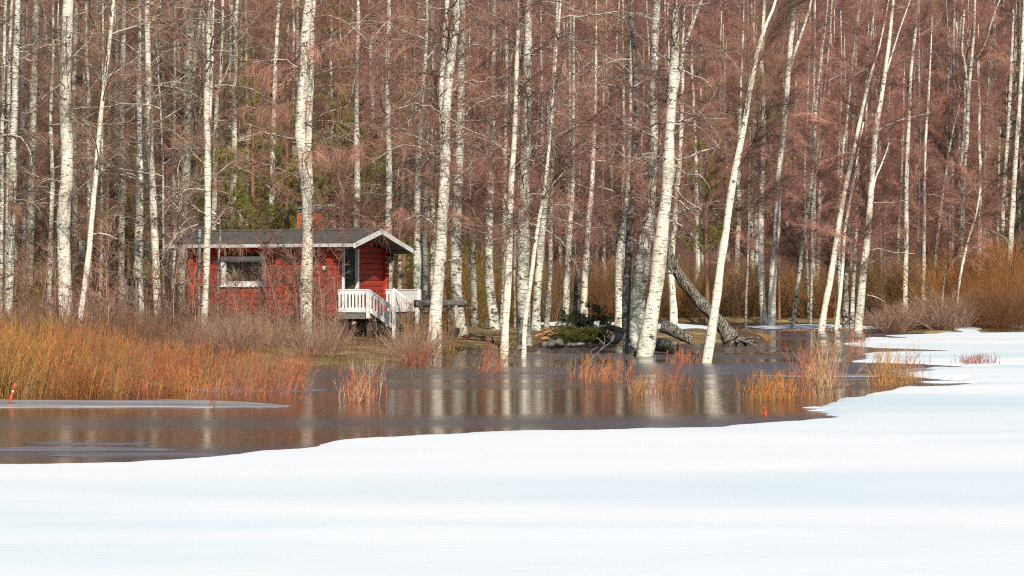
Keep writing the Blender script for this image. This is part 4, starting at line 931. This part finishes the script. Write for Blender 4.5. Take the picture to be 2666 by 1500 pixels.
g = Geo(); box(g, -LW - OL, OG, FE - .03, FE - .002, roof_z(FE) - .10, roof_z(FE) - .004); g.build('fascia', TRIM, cabin, False)
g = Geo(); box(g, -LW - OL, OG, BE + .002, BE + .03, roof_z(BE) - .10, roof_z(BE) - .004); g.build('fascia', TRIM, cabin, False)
for xe, sgn in ((OG, 1), (-LW - OL, -1)):
    for ya, yb in ((FE - .03, RIDGE), (RIDGE, BE + .03)):
        g = Geo(); x0, x1 = (xe + .002, xe + .03) if sgn > 0 else (xe - .03, xe - .002); a, b_ = roof_z(ya), roof_z(yb)
        v = [(x0, ya, a - .13), (x1, ya, a - .13), (x1, yb, b_ - .13), (x0, yb, b_ - .13), (x0, ya, a + .012), (x1, ya, a + .012), (x1, yb, b_ + .012), (x0, yb, b_ + .012)]
        g.add(v, [(3, 2, 1, 0), (4, 5, 6, 7), (0, 1, 5, 4), (1, 2, 6, 5), (2, 3, 7, 6), (3, 0, 4, 7)]); g.build('bargeboard', WHITE, cabin, False)
# soffit boards under the eaves and gable overhang
for i in range(5):
    x0 = .03 + i * .14
    for ya, yb in ((FE + .01, RIDGE - .02), (RIDGE + .02, BE - .01)):
        g = Geo(); v = [(x0, ya, roof_z(ya) - .055), (x0 + .13, ya, roof_z(ya) - .055), (x0 + .13, yb, roof_z(yb) - .055), (x0, yb, roof_z(yb) - .055)]; v += [(x, y, z - .02) for x, y, z in v]
        g.add(v, [(0, 1, 2, 3), (7, 6, 5, 4), (0, 4, 5, 1), (1, 5, 6, 2), (2, 6, 7, 3), (3, 7, 4, 0)]); g.build('soffit_board', SOFFIT, cabin, False)
for yb in (-.28, RIDGE, WD + .08):
    g = Geo(); box(g, -.0, OG - .02, yb - .045, yb + .045, roof_z(yb) - .19, roof_z(yb) - .08); g.build('purlin', SOFFIT, cabin, False)
# eave soffit, dark red
g = Geo(); box(g, -LW, 0.0, FE + .02, .0, roof_z(FE) - .088, roof_z(FE) - .07); g.build('eave_board', RED, cabin, False)
# left gable triangle
g = Geo(); v = [(-LW - .01, .05, ZB), (-LW - .01, WD, ZB), (-LW - .01, WD, roof_z(WD) - .06), (-LW - .01, RIDGE, ZR - .06), (-LW - .01, .05, roof_z(.05) - .06)]
v += [(x + .04, y, z) for x, y, z in v]; g.add(v, [(0, 1, 2, 3, 4)]); g.f.append((np.array([(9, 8, 7, 6, 5)]), 0)); g.f.append((np.array([(i, 5 + i, 5 + (i + 1) % 5, (i + 1) % 5) for i in range(5)]), 0)); g.build('end_wall', RED, cabin, False)
# window
win = Geo(); y1_ = -.035
fw = .115
box(win, WX0, WX1, y1_, .02, WZ0, WZ0 + fw); box(win, WX0, WX1, y1_, .02, WZ1 - fw, WZ1)
box(win, WX0, WX0 + fw, y1_ + .002, .018, WZ0 + fw, WZ1 - fw); box(win, WX1 - fw, WX1, y1_ + .002, .018, WZ0 + fw, WZ1 - fw)
win = win.build('window', WHITE, cabin, False)
g = Geo(); a0, a1, b0, b1 = WX0 + fw, WX1 - fw, WZ0 + fw, WZ1 - fw; s_ = .045
box(g, a0, a1, .0, .03, b0, b0 + s_); box(g, a0, a1, .0, .03, b1 - s_, b1); box(g, a0, a0 + s_, .001, .029, b0 + s_, b1 - s_); box(g, a1 - s_, a1, .001, .029, b0 + s_, b1 - s_)
g.build('sash', PALEB, win, False)
g = Geo(); box(g, a0 + s_, a1 - s_, .02, .026, b0 + s_, b1 - s_); g.build('pane', GLASS, win, False)
g = Geo(); box(g, WX0 - .04, WX1 + .04, y1_ - .03, y1_ - .002, WZ0 - .015, WZ0 + .015); g.build('sill', WHITE, win, False)
g = Geo(); xg = a0 + .30; tube(g, [(xg, .012, b0 + .07), (xg, .012, b0 + .2), (xg, .012, b0 + .30), (xg, .012, b0 + .42)], [.05, .055, .05, .02], 8); g.build('green_glass', CURTAIN, win)
g = Geo(); v0 = np.array([a0 + .06, .010, b0 + .28]); v1 = np.array([a0 + .25, .010, b0 + .05]); tube(g, [v0, v1], .035, 4); g.build('leaning_board', STRAW, win)
# little fittings on the front wall
lx, lz = front_x(755), front_z(755, 654)
g = Geo(); box(g, lx - .05, lx + .05, -.07, -.003, lz - .07, lz + .05); box(g, lx - .03, lx + .03, -.055, -.01, lz - .10, lz - .071); g.build('outdoor_lamp', SOFFIT, cabin, False)
lx, lz = front_x(847), front_z(847, 697)
g = Geo(); box(g, lx - .045, lx + .045, -.09, -.004, lz - .06, lz + .04); g.build('white_box', WHITE, cabin, False)
g = Geo(); tube(g, [(lx + .01, -.02, lz + .04), (lx + .012, -.02, 2.76)], .006, 5); g.build('cable', GREYW, cabin)
# chimney of single bricks
ch_x, ch_y = -1.55, 1.55; cw = .30
g = Geo(); box(g, ch_x - cw + .012, ch_x + cw - .012, ch_y - .24 + .012, ch_y + .24 - .012, 3.1, 3.90); chim = g.build('chimney', MORTAR, cabin, False)
brick_me = {}
for wv in (.14, .29):
    g = Geo(); box(g, -wv / 2, wv / 2, -.03, .03, 0, .065); brick_me[wv] = g.mesh('brick', BRICK, False)
for c in range(9):
    z = 3.25 + c * .072; o = c % 2
    for face in range(4):
        Lf = 2 * cw if face % 2 == 0 else .48; x = -Lf / 2 + (.0 if o else .0); units = ([.14, .29, .14] if o else [.29, .29]) if face % 2 == 0 else ([.14, .29] if o else [.29, .14])
        gap = (Lf - sum(units)) / (len(units)); x = -Lf / 2 + gap / 2
        for u in units:
            cx = x + u / 2; x += u + gap
            if face == 0: p, rz = (ch_x + cx, ch_y - .24 + .028, z), 0
            elif face == 1: p, rz = (ch_x + cw - .026, ch_y + cx, z), math.pi / 2
            elif face == 2: p, rz = (ch_x + cx, ch_y + .24 - .028, z), 0
            else: p, rz = (ch_x - cw + .026, ch_y + cx, z), math.pi / 2
            link('brick', brick_me[u], chim, (p[0], p[1], p[2]), (0, 0, rz + rb.uniform(-.01, .01)))
g = Geo(); prism(g, [(ch_x - .42, 3.20), (ch_x + .42, 3.20), (ch_x + .31, 3.42), (ch_x - .31, 3.42)], 1, ch_y - .28, ch_y + .28); g.build('flashing', ROOF, chim, False)
g = Geo(); box(g, ch_x - .33, ch_x + .33, ch_y - .27, ch_y + .27, 3.905, 3.93)
prism(g, [(ch_x - .30, 3.99), (ch_x + .30, 3.99), (ch_x + .22, 4.06), (ch_x - .22, 4.06)], 1, ch_y - .24, ch_y + .24)
for sx in (-.26, .26):
    for sy in (-.2, .2): box(g, ch_x + sx - .012, ch_x + sx + .012, ch_y + sy - .012, ch_y + sy + .012, 3.93, 3.99)
g.build('chimney_cap', METAL, chim, False)
# base: sill timber, stone footings
g = Geo(); box(g, -LW + .02, -.02, .02, .2, ZB - .16, ZB - .004); g.build('sill_timber', DARKW, cabin, False)
g = Geo(); box(g, -.2, -.01, .21, WD, ZB - .16, ZB - .004); g.build('sill_timber', DARKW, cabin, False)
def rock(center, size, mat, name, parent=None, seed=0, sub=2):
    rg = np.random.default_rng(seed); bm_ = Geo(); nl, na = 7, 10; V = []
    for i in range(nl + 1):
        ph = math.pi * i / nl
        for k in range(na):
            th = 2 * math.pi * k / na; n_ = 1 + .16 * mnoise.noise(Vector((math.cos(th) * 1.3 + seed, math.sin(th) * 1.3, ph * 1.2))) * 2 + rg.normal(0, .03)
            V.append((size[0] * math.sin(ph) * math.cos(th) * n_, size[1] * math.sin(ph) * math.sin(th) * n_, size[2] * math.cos(ph) * n_))
    bm_.add(V, [(i * na + k, (i + 1) * na + k, (i + 1) * na + (k + 1) % na, i * na + (k + 1) % na) for i in range(nl) for k in range(na)])
    return bm_.build(name, mat, parent, True, center)
for i in range(7):
    xx = -LW + .25 + i * (LW - .4) / 6
    rock((xx, .16, .52), (.22 + .05 * (i % 3), .2, .22), STONE, 'footing_stone', cabin, i + 3)
for i in range(3): rock((-.15, 1.0 + i * 1.2, .52), (.2, .22, .24), STONE, 'footing_stone', cabin, 30 + i)

# ---------------------------------------------------------------- porch with railings and steps: part of the cabin
DK = .95; X1 = 1.05; Y0, Y1 = -.04, 3.42
for i in range(9):
    g = Geo(); x0 = .03 + i * .115; box(g, x0, x0 + .105, Y0, Y1, DK - .035, DK); g.build('deck_board', GREYW, cabin, False)
g = Geo(); box(g, .03, X1 + .03, Y0 - .045, Y0 - .002, DK - .17, DK - .01); g.build('deck_beam', GREYW, cabin, False)
g = Geo(); box(g, X1 + .032, X1 + .07, Y0, Y1, DK - .17, DK - .01); g.build('deck_beam', GREYW, cabin, False)
for x, y in ((.12, .05), (X1 - .05, .05), (X1 - .05, 1.6), (X1 - .05, 3.3)):
    g = Geo(); box(g, x - .05, x + .05, y - .05, y + .05, .05, DK - .036); g.build('deck_post', DARKW, cabin, False)
RT = 1.63
def picket(par_mat, fn, w, z0, z1, slot, parent, half=1):
    """a railing board with a half slot cut from its two edges; fn maps (s, depth, z) to local coordinates"""
    n = 6; zs = [z0, z0 + .16 * (z1 - z0), z0 + .22 * (z1 - z0), z1 - .22 * (z1 - z0), z1 - .16 * (z1 - z0), z1]
    cut = [0, 0, slot, slot, 0, 0]; V = []
    for dpt in (0, .018):
        for zc, c in zip(zs, cut): V += [fn(-w / 2 + c, dpt, zc), fn(w / 2 - c, dpt, zc)]
    Fc = []
    for i in range(n - 1):
        a = 2 * i; Fc += [(a, a + 1, a + 3, a + 2), (a + 13, a + 12, a + 14, a + 15), (a, a + 2, a + 14, a + 12), (a + 3, a + 1, a + 13, a + 15)]
    Fc += [(0, 12, 13, 1), (10, 11, 23, 22)]
    g = Geo(); g.add(V, Fc); g.build('railing_board', WHITE, parent, False)
def railing(p0, p1, zt0, zt1, zb_off, nboards, slot, name='railing', posts=(True, True), along_dep=.0):
    """p0,p1 local (x,y); top heights zt0->zt1"""
    p0 = np.array(p0, float); p1 = np.array(p1, float); d = p1 - p0; L = np.linalg.norm(d); u = d / L; nn = np.array([u[1], -u[0]])
    g = Geo()
    def barb(za, zb, off0, off1, th):   # sloping rail
        v = []
        for t, z in ((0, za), (1, zb)):
            p = p0 + d * t
            for o in (off0, off1):
                for zz in (z, z + th): v.append((p[0] + nn[0] * o, p[1] + nn[1] * o, zz))
        g.add(v, [(0, 1, 3, 2), (4, 6, 7, 5), (0, 4, 5, 1), (2, 3, 7, 6), (0, 2, 6, 4), (1, 5, 7, 3)])
    barb(zt0 - .03, zt1 - .03, -.045, .03, .03); barb(zt0 - .14, zt1 - .14, -.04, -.004, .07); barb(zt0 - zb_off + .06, zt1 - zb_off + .06, -.04, -.004, .07)
    ra = g.build(name, WHITE, cabin, False)
    w = L / nboards
    for i in range(nboards):
        t = (i + .5) / nboards; c = p0 + d * t; zt = zt0 + (zt1 - zt0) * t - .033; zb = zt - zb_off + .033; sl_ = (zt1 - zt0) / L
        fn = lambda s, dp, z, c=c, zt=zt: (c[0] + u[0] * s + nn[0] * dp, c[1] + u[1] * s + nn[1] * dp, z + sl_ * s)
        picket(None, fn, w - .006, zb, zt, slot, ra)
    return ra
railing((.10, -.09), (X1, -.09), RT, RT, .66, 9, .020)
railing((X1 + .02, -.09), (1.86, -.09), RT, 1.10, .64, 8, .020)
railing((X1 + .09, 1.52), (X1 + .09, 3.40), RT, RT, .66, 15, .022)
railing((.08, 3.45), (X1, 3.45), RT, RT, .66, 9, .020)
g = Geo(); v = []
for x, z in ((X1 + .1, RT - .02), (1.95, 1.06)):
    for y in (1.46, 1.52):
        for zz in (z, z + .06): v.append((x, y, zz))
g.add(v, [(0, 1, 3, 2), (4, 6, 7, 5), (0, 4, 5, 1), (2, 3, 7, 6), (0, 2, 6, 4), (1, 5, 7, 3)]); g.build('handrail', WHITE, cabin, False)
for x, y, z0, z1 in ((X1 + .015, -.15, .80, RT - .01), (1.86, -.14, .02, 1.12), (X1 + .13, 1.47, .8, RT - .01), (1.90, 1.49, .05, 1.08), (X1 + .13, 3.42, .75, RT - .01)):
    g = Geo(); box(g, x - .045, x + .045, y - .045, y + .045, z0, z1); g.build('railing_post', WHITE, cabin, False)
for i in range(3):
    x0 = X1 + .10 + i * .26; zt = DK - .19 * (i + 1)
    g = Geo(); box(g, x0, x0 + .28, -.02, 1.44, zt - .04, zt); g.build('step', GREYW, cabin, False)
for yy in (.0, 1.40):
    g = Geo(); v = [(X1 + .08, yy, DK - .12), (X1 + .08, yy, DK - .34), (1.86, yy, .06), (1.86, yy, .30)]; v += [(x, y + .03, z) for x, y, z in v]
    g.add(v, [(0, 3, 2, 1), (4, 5, 6, 7), (0, 1, 5, 4), (1, 2, 6, 5), (2, 3, 7, 6), (3, 0, 4, 7)]); g.build('stringer', DARKW, cabin, False)

def cab(x, y, z): c, s_ = math.cos(TH), math.sin(TH); return np.array([CX + c * x + s_ * y, CY - s_ * x + c * y, z])
# lantern hanging at the back corner of the gable
lp = world_at(1015, 671, 71.8)
lan = empty('lantern', (lp[0], lp[1], lp[2] - .16), 'black glass lantern hanging under the gable eave', 'lantern')
g = Geo(); v = []
for z, w in ((.02, .055), (.20, .095)):
    v += [(-w, -w, z), (w, -w, z), (w, w, z), (-w, w, z)]
g.add(v, [(0, 1, 5, 4), (1, 2, 6, 5), (2, 3, 7, 6), (3, 0, 4, 7), (3, 2, 1, 0)]); g.build('glass', SOFFIT, lan, False)
g = Geo()
for sx, sy in ((-1, -1), (1, -1), (1, 1), (-1, 1)): tube(g, [(sx * .058, sy * .058, .0), (sx * .1, sy * .1, .21)], .009, 4)
tube(g, [(0, 0, .20), (0, 0, .22), (0, 0, .30), (0, 0, .33)], [.15, .14, .05, .02], 8); tube(g, [(0, 0, .32), (0, 0, .48)], .008, 5); box(g, -.065, .065, -.065, .065, -.015, .018)
g.build('frame', BLACK, lan, False)
# spruce sprigs leaning by the door
sp = empty('spruce_bough', cab(.20, .72, .96), 'green conifer boughs standing beside the green cabin door', 'bough')
for k in range(8): link('sprig', rb.choice(M_PINE), sp, (rb.uniform(-.05, .15), rb.uniform(-.25, .25), rb.uniform(0, .1)), (rb.uniform(-.3, .3), -1.25 + rb.uniform(-.2, .2), rb.uniform(0, 6.28)), rb.uniform(.35, .5))
g = Geo(); tube(g, [(0, 0, 0), (.05, .25, .35), (.03, .5, .6)], [.02, .015, .01], 6); g.build('stalk', PINE_B, sp)

# ---------------------------------------------------------------- yard things
a = world_at(1080, 791, 66.0); b_ = world_at(1213, 790, 66.6)
hl_ = empty('hollow_log', a, 'grey weathered hollow log lying level on trestle legs', 'log')
ax = b_ - a; g = Geo(); n = 14; R_ = .105
pts = [ax * t for t in np.linspace(0, 1, n)]; tube(g, pts, [R_ * (1 + .03 * math.sin(i * 1.7)) for i in range(n - 1)] + [R_ * .75], 14, 0, False)
tube(g, [ax * 0, ax * .25], [R_ * .82, R_ * .8], 14, 1, True)  # black plug in the end; shade of the hollow is put into its colour
u = norm(ax); e1 = norm(np.cross(u, (0, 0, 1))); e2 = np.cross(u, e1); V = []
for r in (R_, R_ * .8):
    for k in range(14): t = 2 * math.pi * k / 14; V.append((e1 * math.cos(t) + e2 * math.sin(t)) * r - u * .002)
g.add(V, [(k, (k + 1) % 14, 14 + (k + 1) % 14, 14 + k) for k in range(14)], 0)
V = [(e1 * math.cos(2 * math.pi * k / 14) + e2 * math.sin(2 * math.pi * k / 14)) * R_ * .74 + ax for k in range(14)] + [ax + u * .01]
g.add(V, [(k, (k + 1) % 14, 14) for k in range(14)], 0); g.build('log', [GREYW, BLACK], hl_)
# trestle
c = a + ax * .62; tr = empty('log_trestle', (c[0], c[1], gz(c[0], c[1])), 'crossed wooden trestle legs carrying the hollow log', 'trestle'); zt = c[2] - R_ - tr.location.z
for i, t in enumerate((.12, .66)):
    o = ax * (t - .62)
    for s_ in (-1, 1):
        g = Geo(); tube(g, [np.array([o[0] + .03 * s_, o[1] - .30 * s_, -.05]), np.array([o[0], o[1] + .06 * s_, zt + .04])], .035, 6); g.build('leg', GREYW, tr)
    g = Geo(); tube(g, [np.array([o[0] - .02, o[1] - .12, zt - .035]), np.array([o[0] + .02, o[1] + .12, zt - .035])], .04, 6); g.build('crossbar', DARKW, tr)
g = Geo(); tube(g, [ax * (-.5) + np.array([0, 0, zt - .16]), ax * .05 + np.array([0, 0, zt - .16])], .035, 6); g.build('crossbar', DARKW, tr)
# pale board leaning on the log
p0 = world_at(1186, 796, 65.8); p1 = world_at(1193, 862, 65.6); bd = empty('pale_board', (p1[0], p1[1], p1[2]), 'pale greenish board leaning against the hollow log', 'board')
g = Geo(); v = []
for p, w in ((p0 - p1, .03), (p1 - p1, .055)):
    for dx in (-w, w + .02):
        for dy in (0, .02): v.append((p[0] + dx, p[1] + dy, p[2]))
g.add(v, [(0, 1, 3, 2), (4, 6, 7, 5), (0, 4, 5, 1), (2, 3, 7, 6), (0, 2, 6, 4), (1, 5, 7, 3)]); g.build('board', PALEB, bd, False)
# shovel
q0 = world_at(1172, 808, 65.4); q1 = world_at(1186, 855, 65.2); sh = empty('shovel', q1, 'shovel with pale handle and round grey blade below the hollow log', 'shovel')
g = Geo(); tube(g, [q0 - q1, (q0 - q1) * .4, q1 - q1], .018, 6); g.build('handle', PALEB, sh)
g = Geo(); V = []; nn = 9
for j in range(nn):
    t = j / (nn - 1); w = .13 * math.sin(math.pi * (.18 + .82 * t)) ** .6 + .01
    for i in range(7): s_ = (i / 6 - .5) * 2; V.append((s_ * w - .03 * t, -.03 + .03 * s_ * s_, .02 - .30 * t))
V2 = [(x, y + .008, z) for x, y, z in V]; ff = [(j * 7 + i, j * 7 + i + 1, (j + 1) * 7 + i + 1, (j + 1) * 7 + i) for j in range(nn - 1) for i in range(6)]
g.add(V, ff); g.add(V2, [f[::-1] for f in ff]); g.build('blade', METAL, sh)
rock(tuple(on_plane(1216, 876, .27)), (.17, .2, .05), REDSTONE, 'flat_stone', None, 3); tag(bpy.context.scene.objects['flat_stone'], 'flat reddish stone at the foot of the stout speckled birch', 'stone')
# bird feeder in the left wood
fp = world_at(343, 790, 77); fd = empty('bird_feeder', (fp[0], fp[1], gz(fp[0], fp[1])), 'small grey wooden bird feeder shelter on posts among the left birches', 'bird feeder')
z0 = world_at(343, 785, 77)[2] - fd.location.z; z1 = world_at(343, 724, 77)[2] - fd.location.z
for sx in (-.17, .17):
    for sy in (-.12, .12):
        g = Geo(); box(g, sx - .03, sx + .03, sy - .03, sy + .03, -.1, z1 - .005); g.build('post', GREYW, fd, False)
g = Geo(); box(g, -.22, .22, -.17, .17, z0 - .02, z0 + .015); g.build('floor', GREYW, fd, False)
g = Geo(); box(g, -.14, .14, .10, .12, z0 + .02, z1 - .02); g.build('back_board', DARKW, fd, False)
g = Geo(); box(g, -.205, -.14, -.16, -.14, z0 + .02, z1 - .03); box(g, .14, .205, -.16, -.14, z0 + .02, z1 - .03); g.build('side_board', GREYW, fd, False)
g = Geo(); V = []
for k in range(9): x = -.27 + .54 * k / 8; zz = z1 + .05 - .9 * max(0, x) ** 2; V += [(x, -.22, zz), (x, .22, zz), (x, -.22, zz - .02), (x, .22, zz - .02)]
ff = []
for k in range(8): a_ = 4 * k; ff += [(a_, a_ + 4, a_ + 5, a_ + 1), (a_ + 2, a_ + 3, a_ + 7, a_ + 6), (a_, a_ + 2, a_ + 6, a_ + 4), (a_ + 1, a_ + 5, a_ + 7, a_ + 3)]
g.add(V, ff); g.build('roof', DARKW, fd, False)

# tilted dead trunk with its root mound
L = [world_at(*p, 70) for p in ((1905, 884), (1890, 862), (1868, 835), (1835, 799), (1804, 764), (1772, 722), (1752, 690), (1742, 655), (1730, 600), (1722, 560))]
base = L[0]; dt = empty('dead_trunk', base, 'thick cracked grey dead birch trunk tilting left from its root mound', 'dead tree')
pts = spline(np.array(L), 34); t = np.linspace(0, 1, 34); r = np.interp(t, [0, .1, .3, .6, .8, 1], [.27, .215, .175, .155, .13, .06])
g = Geo(); tube(g, pts - base, r * (1 + .05 * np.sin(t * 40)), 18, 0, True, .06); g.build('trunk', OLDBARK, dt)
for cp in ([(1760, 715), (1748, 702), (1738, 690)], [(1775, 735), (1768, 708), (1762, 690), (1770, 660)], [(1758, 705), (1744, 712), (1730, 704)]):
    Wc = np.array([world_at(x, y, 69.6) for x, y in cp]); ps = spline(Wc, 8); g = Geo(); tube(g, ps - base, np.linspace(.05, .02, 8), 7, 0, True, .08); g.build('broken_branch', OLDBARK, dt)
for k in range(9):
    a_ = rb.uniform(-.6, 2.6); d_ = np.array([math.cos(a_), -abs(math.sin(a_)) * .6, -.35]); ps = path(np.array([.1, 0, .05]), d_, 6, .13, .2, -.05, rng); g = Geo(); tube(g, ps, np.linspace(.07, .015, 7), 6, 0, True, .05); g.build('root', OLDBARK, dt)
def mound(px0, px1, py, h, depth, label, mat=EARTH, name='earth_mound', seed=0):
    a = on_plane(px0, py); b_ = on_plane(px1, py); c = (a + b_) / 2; rx = (b_[0] - a[0]) / 2; g = Geo(); V = []; nr, na = 9, 30
    for i in range(nr):
        for k in range(na):
            t = 2 * math.pi * k / na; r_ = i / (nr - 1); n_ = 1 + .12 * math.sin(3 * t + seed) + .07 * math.sin(8 * t)
            x = rx * r_ * math.cos(t) * n_; y = depth * r_ * math.sin(t) * n_
            V.append((x, y, h * (1 - r_ ** 2) + .03 * h * 4 * mnoise.noise(Vector((x * 4 + seed, y * 4, 1))) - .06 * r_))
    g.add(V, [(i * na + k, i * na + (k + 1) % na, (i + 1) * na + (k + 1) % na, (i + 1) * na + k) for i in range(nr - 1) for k in range(na)][::1])
    o = g.build(name, mat, None, True, (c[0], c[1] + depth * .8, max(gz(c[0], c[1]) * 0, 0) + .02)); return tag(o, label, 'mound')
mound(1870, 2005, 891, .34, 1.4, 'brown earth root mound at the foot of the tilted dead trunk', seed=1)
mound(1380, 1480, 906, .16, .8, 'low brown islet around the foot of the thickest lichened birch', seed=4)
mound(1345, 1410, 914, .12, .6, 'dark root plate under the thickest lichened birch in the water', seed=6)

def lying_log(p, q_, r0, r1, label, mat=OLDBARK, cut=True, Y=66, Y2=None):
    A = world_at(*p, Y); B = world_at(*q_, Y2 or Y); o = empty('fallen_log', A, label, 'log'); n = 12; g = Geo(); d_ = B - A
    ps = np.array([d_ * t + np.array([0, 0, .02 * math.sin(t * 5)]) for t in np.linspace(0, 1, n)]); tube(g, ps, np.linspace(r0, r1, n), 14, 0, True, .05); g.build('log', mat, o)
    if cut:
        u = norm(-d_); e1 = norm(np.cross(u, (0, 0, 1))); e2 = np.cross(u, e1); V = [(e1 * math.cos(k * .5236) + e2 * math.sin(k * .5236)) * r0 * .9 + u * .012 for k in range(12)] + [u * .014]
        g = Geo(); g.add(V, [(k, (k + 1) % 12, 12) for k in range(12)]); g.build('cut_face', CUT, o, False)
    return o
lying_log((1722, 848), (1800, 884), .20, .13, 'thick mossy fallen log lying behind the leaning giant birch', cut=False, Y=68)
lying_log((1752, 905), (1700, 893), .17, .17, 'short thick log beside the foot of the leaning giant birch', cut=False, Y=61, Y2=62)
lying_log((1578, 851), (1632, 868), .060, .13, 'sawn log with an orange cut end beside the brush pile', Y=66)
lying_log((1410, 884), (1432, 880), .05, .05, 'short split billet of orange wood on the shore stones', mat=CUT, Y=65)
lying_log((1393, 876), (1450, 858), .03, .012, 'long pale stick pointing out of the brush pile', mat=CUT, cut=False, Y=65, Y2=66)
lying_log((1270, 888), (1285, 882), .09, .09, 'short brown log end behind the slender water birch', Y=68)
for i, (x, y, sx, sz, lab) in enumerate([(1434, 893, .13, .13, 'round brown shore stone, left one of the row'), (1456, 892, .12, .11, 'round grey shore stone touching the brush pile'),
                                          (1488, 898, .16, .06, 'flat pale stone at the waterline under the brush pile'), (1510, 897, .14, .06, 'flat pinkish stone under the brush pile'),
                                          (1418, 898, .09, .09, 'small dark stone at the left end of the shore row'), (1600, 880, .22, .16, 'brown boulder under the sawn log')]):
    p = world_at(x, y, 65.5); o = rock(tuple(p), (sx, sx * .9, sz), STONE, 'shore_stone', None, 50 + i); tag(o, lab, 'stone')
mound(1455, 1620, 903, .42, 1.2, 'dark earth heap under the brush pile', seed=8)
# spruce brush pile
bp = world_at(1530, 880, 66); pile = empty('brush_pile', bp, 'heap of dark cut spruce boughs with bright green tips at the water', 'brush pile')
M_GREENTIP = meshes(G_PINE[:2], 'bough', [PINE_B, MOSS])
for k in range(60):
    x = rb.uniform(1470, 1612); y = rb.uniform(815, 885) if x > 1490 else rb.uniform(850, 885); p = world_at(x, y, 66 + rb.uniform(-.3, .5)) - bp
    link('bough', rb.choice(M_SPRUCE), pile, p, (rb.uniform(-.5, .5), rb.uniform(-.6, .4), rb.uniform(2.2, 4.2) if rb.random() < .7 else rb.uniform(0, 6.28)), rb.uniform(.3, .6))
for k in range(26):
    p = world_at(rb.uniform(1470, 1545), rb.uniform(862, 888), 64.6) - bp
    link('bough', rb.choice(M_GREENTIP), pile, p, (rb.uniform(-.3, .3), rb.uniform(-.3, .2), rb.uniform(0, 6.28)), rb.uniform(.25, .4))
for k in range(14):
    p0 = world_at(rb.uniform(1395, 1440), rb.uniform(868, 880), 65.6) - bp; p1 = world_at(rb.uniform(1460, 1540), rb.uniform(822, 872), 66) - bp
    g = Geo(); ps = spline(np.array([p0, (p0 + p1) / 2 + np.array([0, 0, .05]), p1]), 7); tube(g, ps, np.linspace(.012, .006, 7), 5); g.build('stick', TW_TAN, pile)
# moss at the foot of the giant birch
mp = on_plane(1672, 926); o = rock((mp[0], mp[1] - .15, .03), (.24, .14, .07), MOSS, 'moss_tuft', None, 71); tag(o, 'yellow green moss tuft at the foot of the leaning giant birch', 'moss')
g = Geo(); P0, P1 = [], []
for k in range(160):
    p = np.array([rng.normal(0, .12), rng.normal(0, .06) - .02, .03]); P0.append(p); P1.append(p + norm(rng.normal(0, .5, 3) + np.array([0, 0, 1])) * rng.uniform(.05, .16))
segs(g, P0, P1, .007, .002); g.build('moss_blades', MOSS, o)
# driftwood branch in the water
A = on_plane(1530, 935); dw = empty('driftwood_branch', A, 'grey forked dead branch sticking out of the water before the brush pile', 'branch')
for cp in ([(1532, 942), (1560, 915), (1575, 890), (1572, 872)], [(1545, 930), (1538, 915), (1556, 903)], [(1560, 915), (1590, 890), (1600, 874)], [(1575, 898), (1560, 884), (1552, 878)], [(1532, 942), (1528, 925)]):
    ps = spline(np.array([world_at(x, y, A[1]) for x, y in cp]), 8) - A; g = Geo(); tube(g, ps, np.linspace(.014, .006, 8), 5, 0, True, .1); g.build('twig', SOFFIT, dw)
# floating debris
for (x, y, lab) in ((2120, 861, 'thin line of dark drift sticks floating before the far clump'), (1975, 922, 'small brown grass raft floating in the open water')):
    A = on_plane(x, y); g = Geo(); P0, P1 = [], []
    for k in range(70):
        p = np.array([rng.normal(0, .8), rng.normal(0, .3), rng.uniform(0, .03)]); d_ = norm(np.array([1, rng.normal(0, .4), rng.normal(0, .12)])); P0.append(p); P1.append(p + d_ * rng.uniform(.1, .5))
    segs(g, P0, P1, .012, .006); tag(g.build('floating_sticks', TW_BROWN, None, True, A), lab, 'driftwood')
# orange marker stakes
def stake(xb, yb, xt, yt, Y, label, band):
    A = world_at(xb, yb, Y); B = world_at(xt, yt, Y); o = empty('marker_stake', A, label, 'marker stake'); d_ = B - A; r = .018 * Y / 37
    g = Geo(); tube(g, [d_ * -.15, d_ * .58, ], r, 8); tube(g, [d_ * .66, d_], r, 8); g.build('pole', ORANGE, o)
    g = Geo(); tube(g, [d_ * .575, d_ * .665], r * 1.04, 8); g.build('reflector_band', REFLECT if band else ORANGE, o)
stake(23, 1053, 40, 998, 33.8, 'orange stake with white band tilting at the far left ice strip', True)
stake(1995, 1086, 1989, 1060, 30.8, 'short orange stake poking up near the ice edge at right', False)
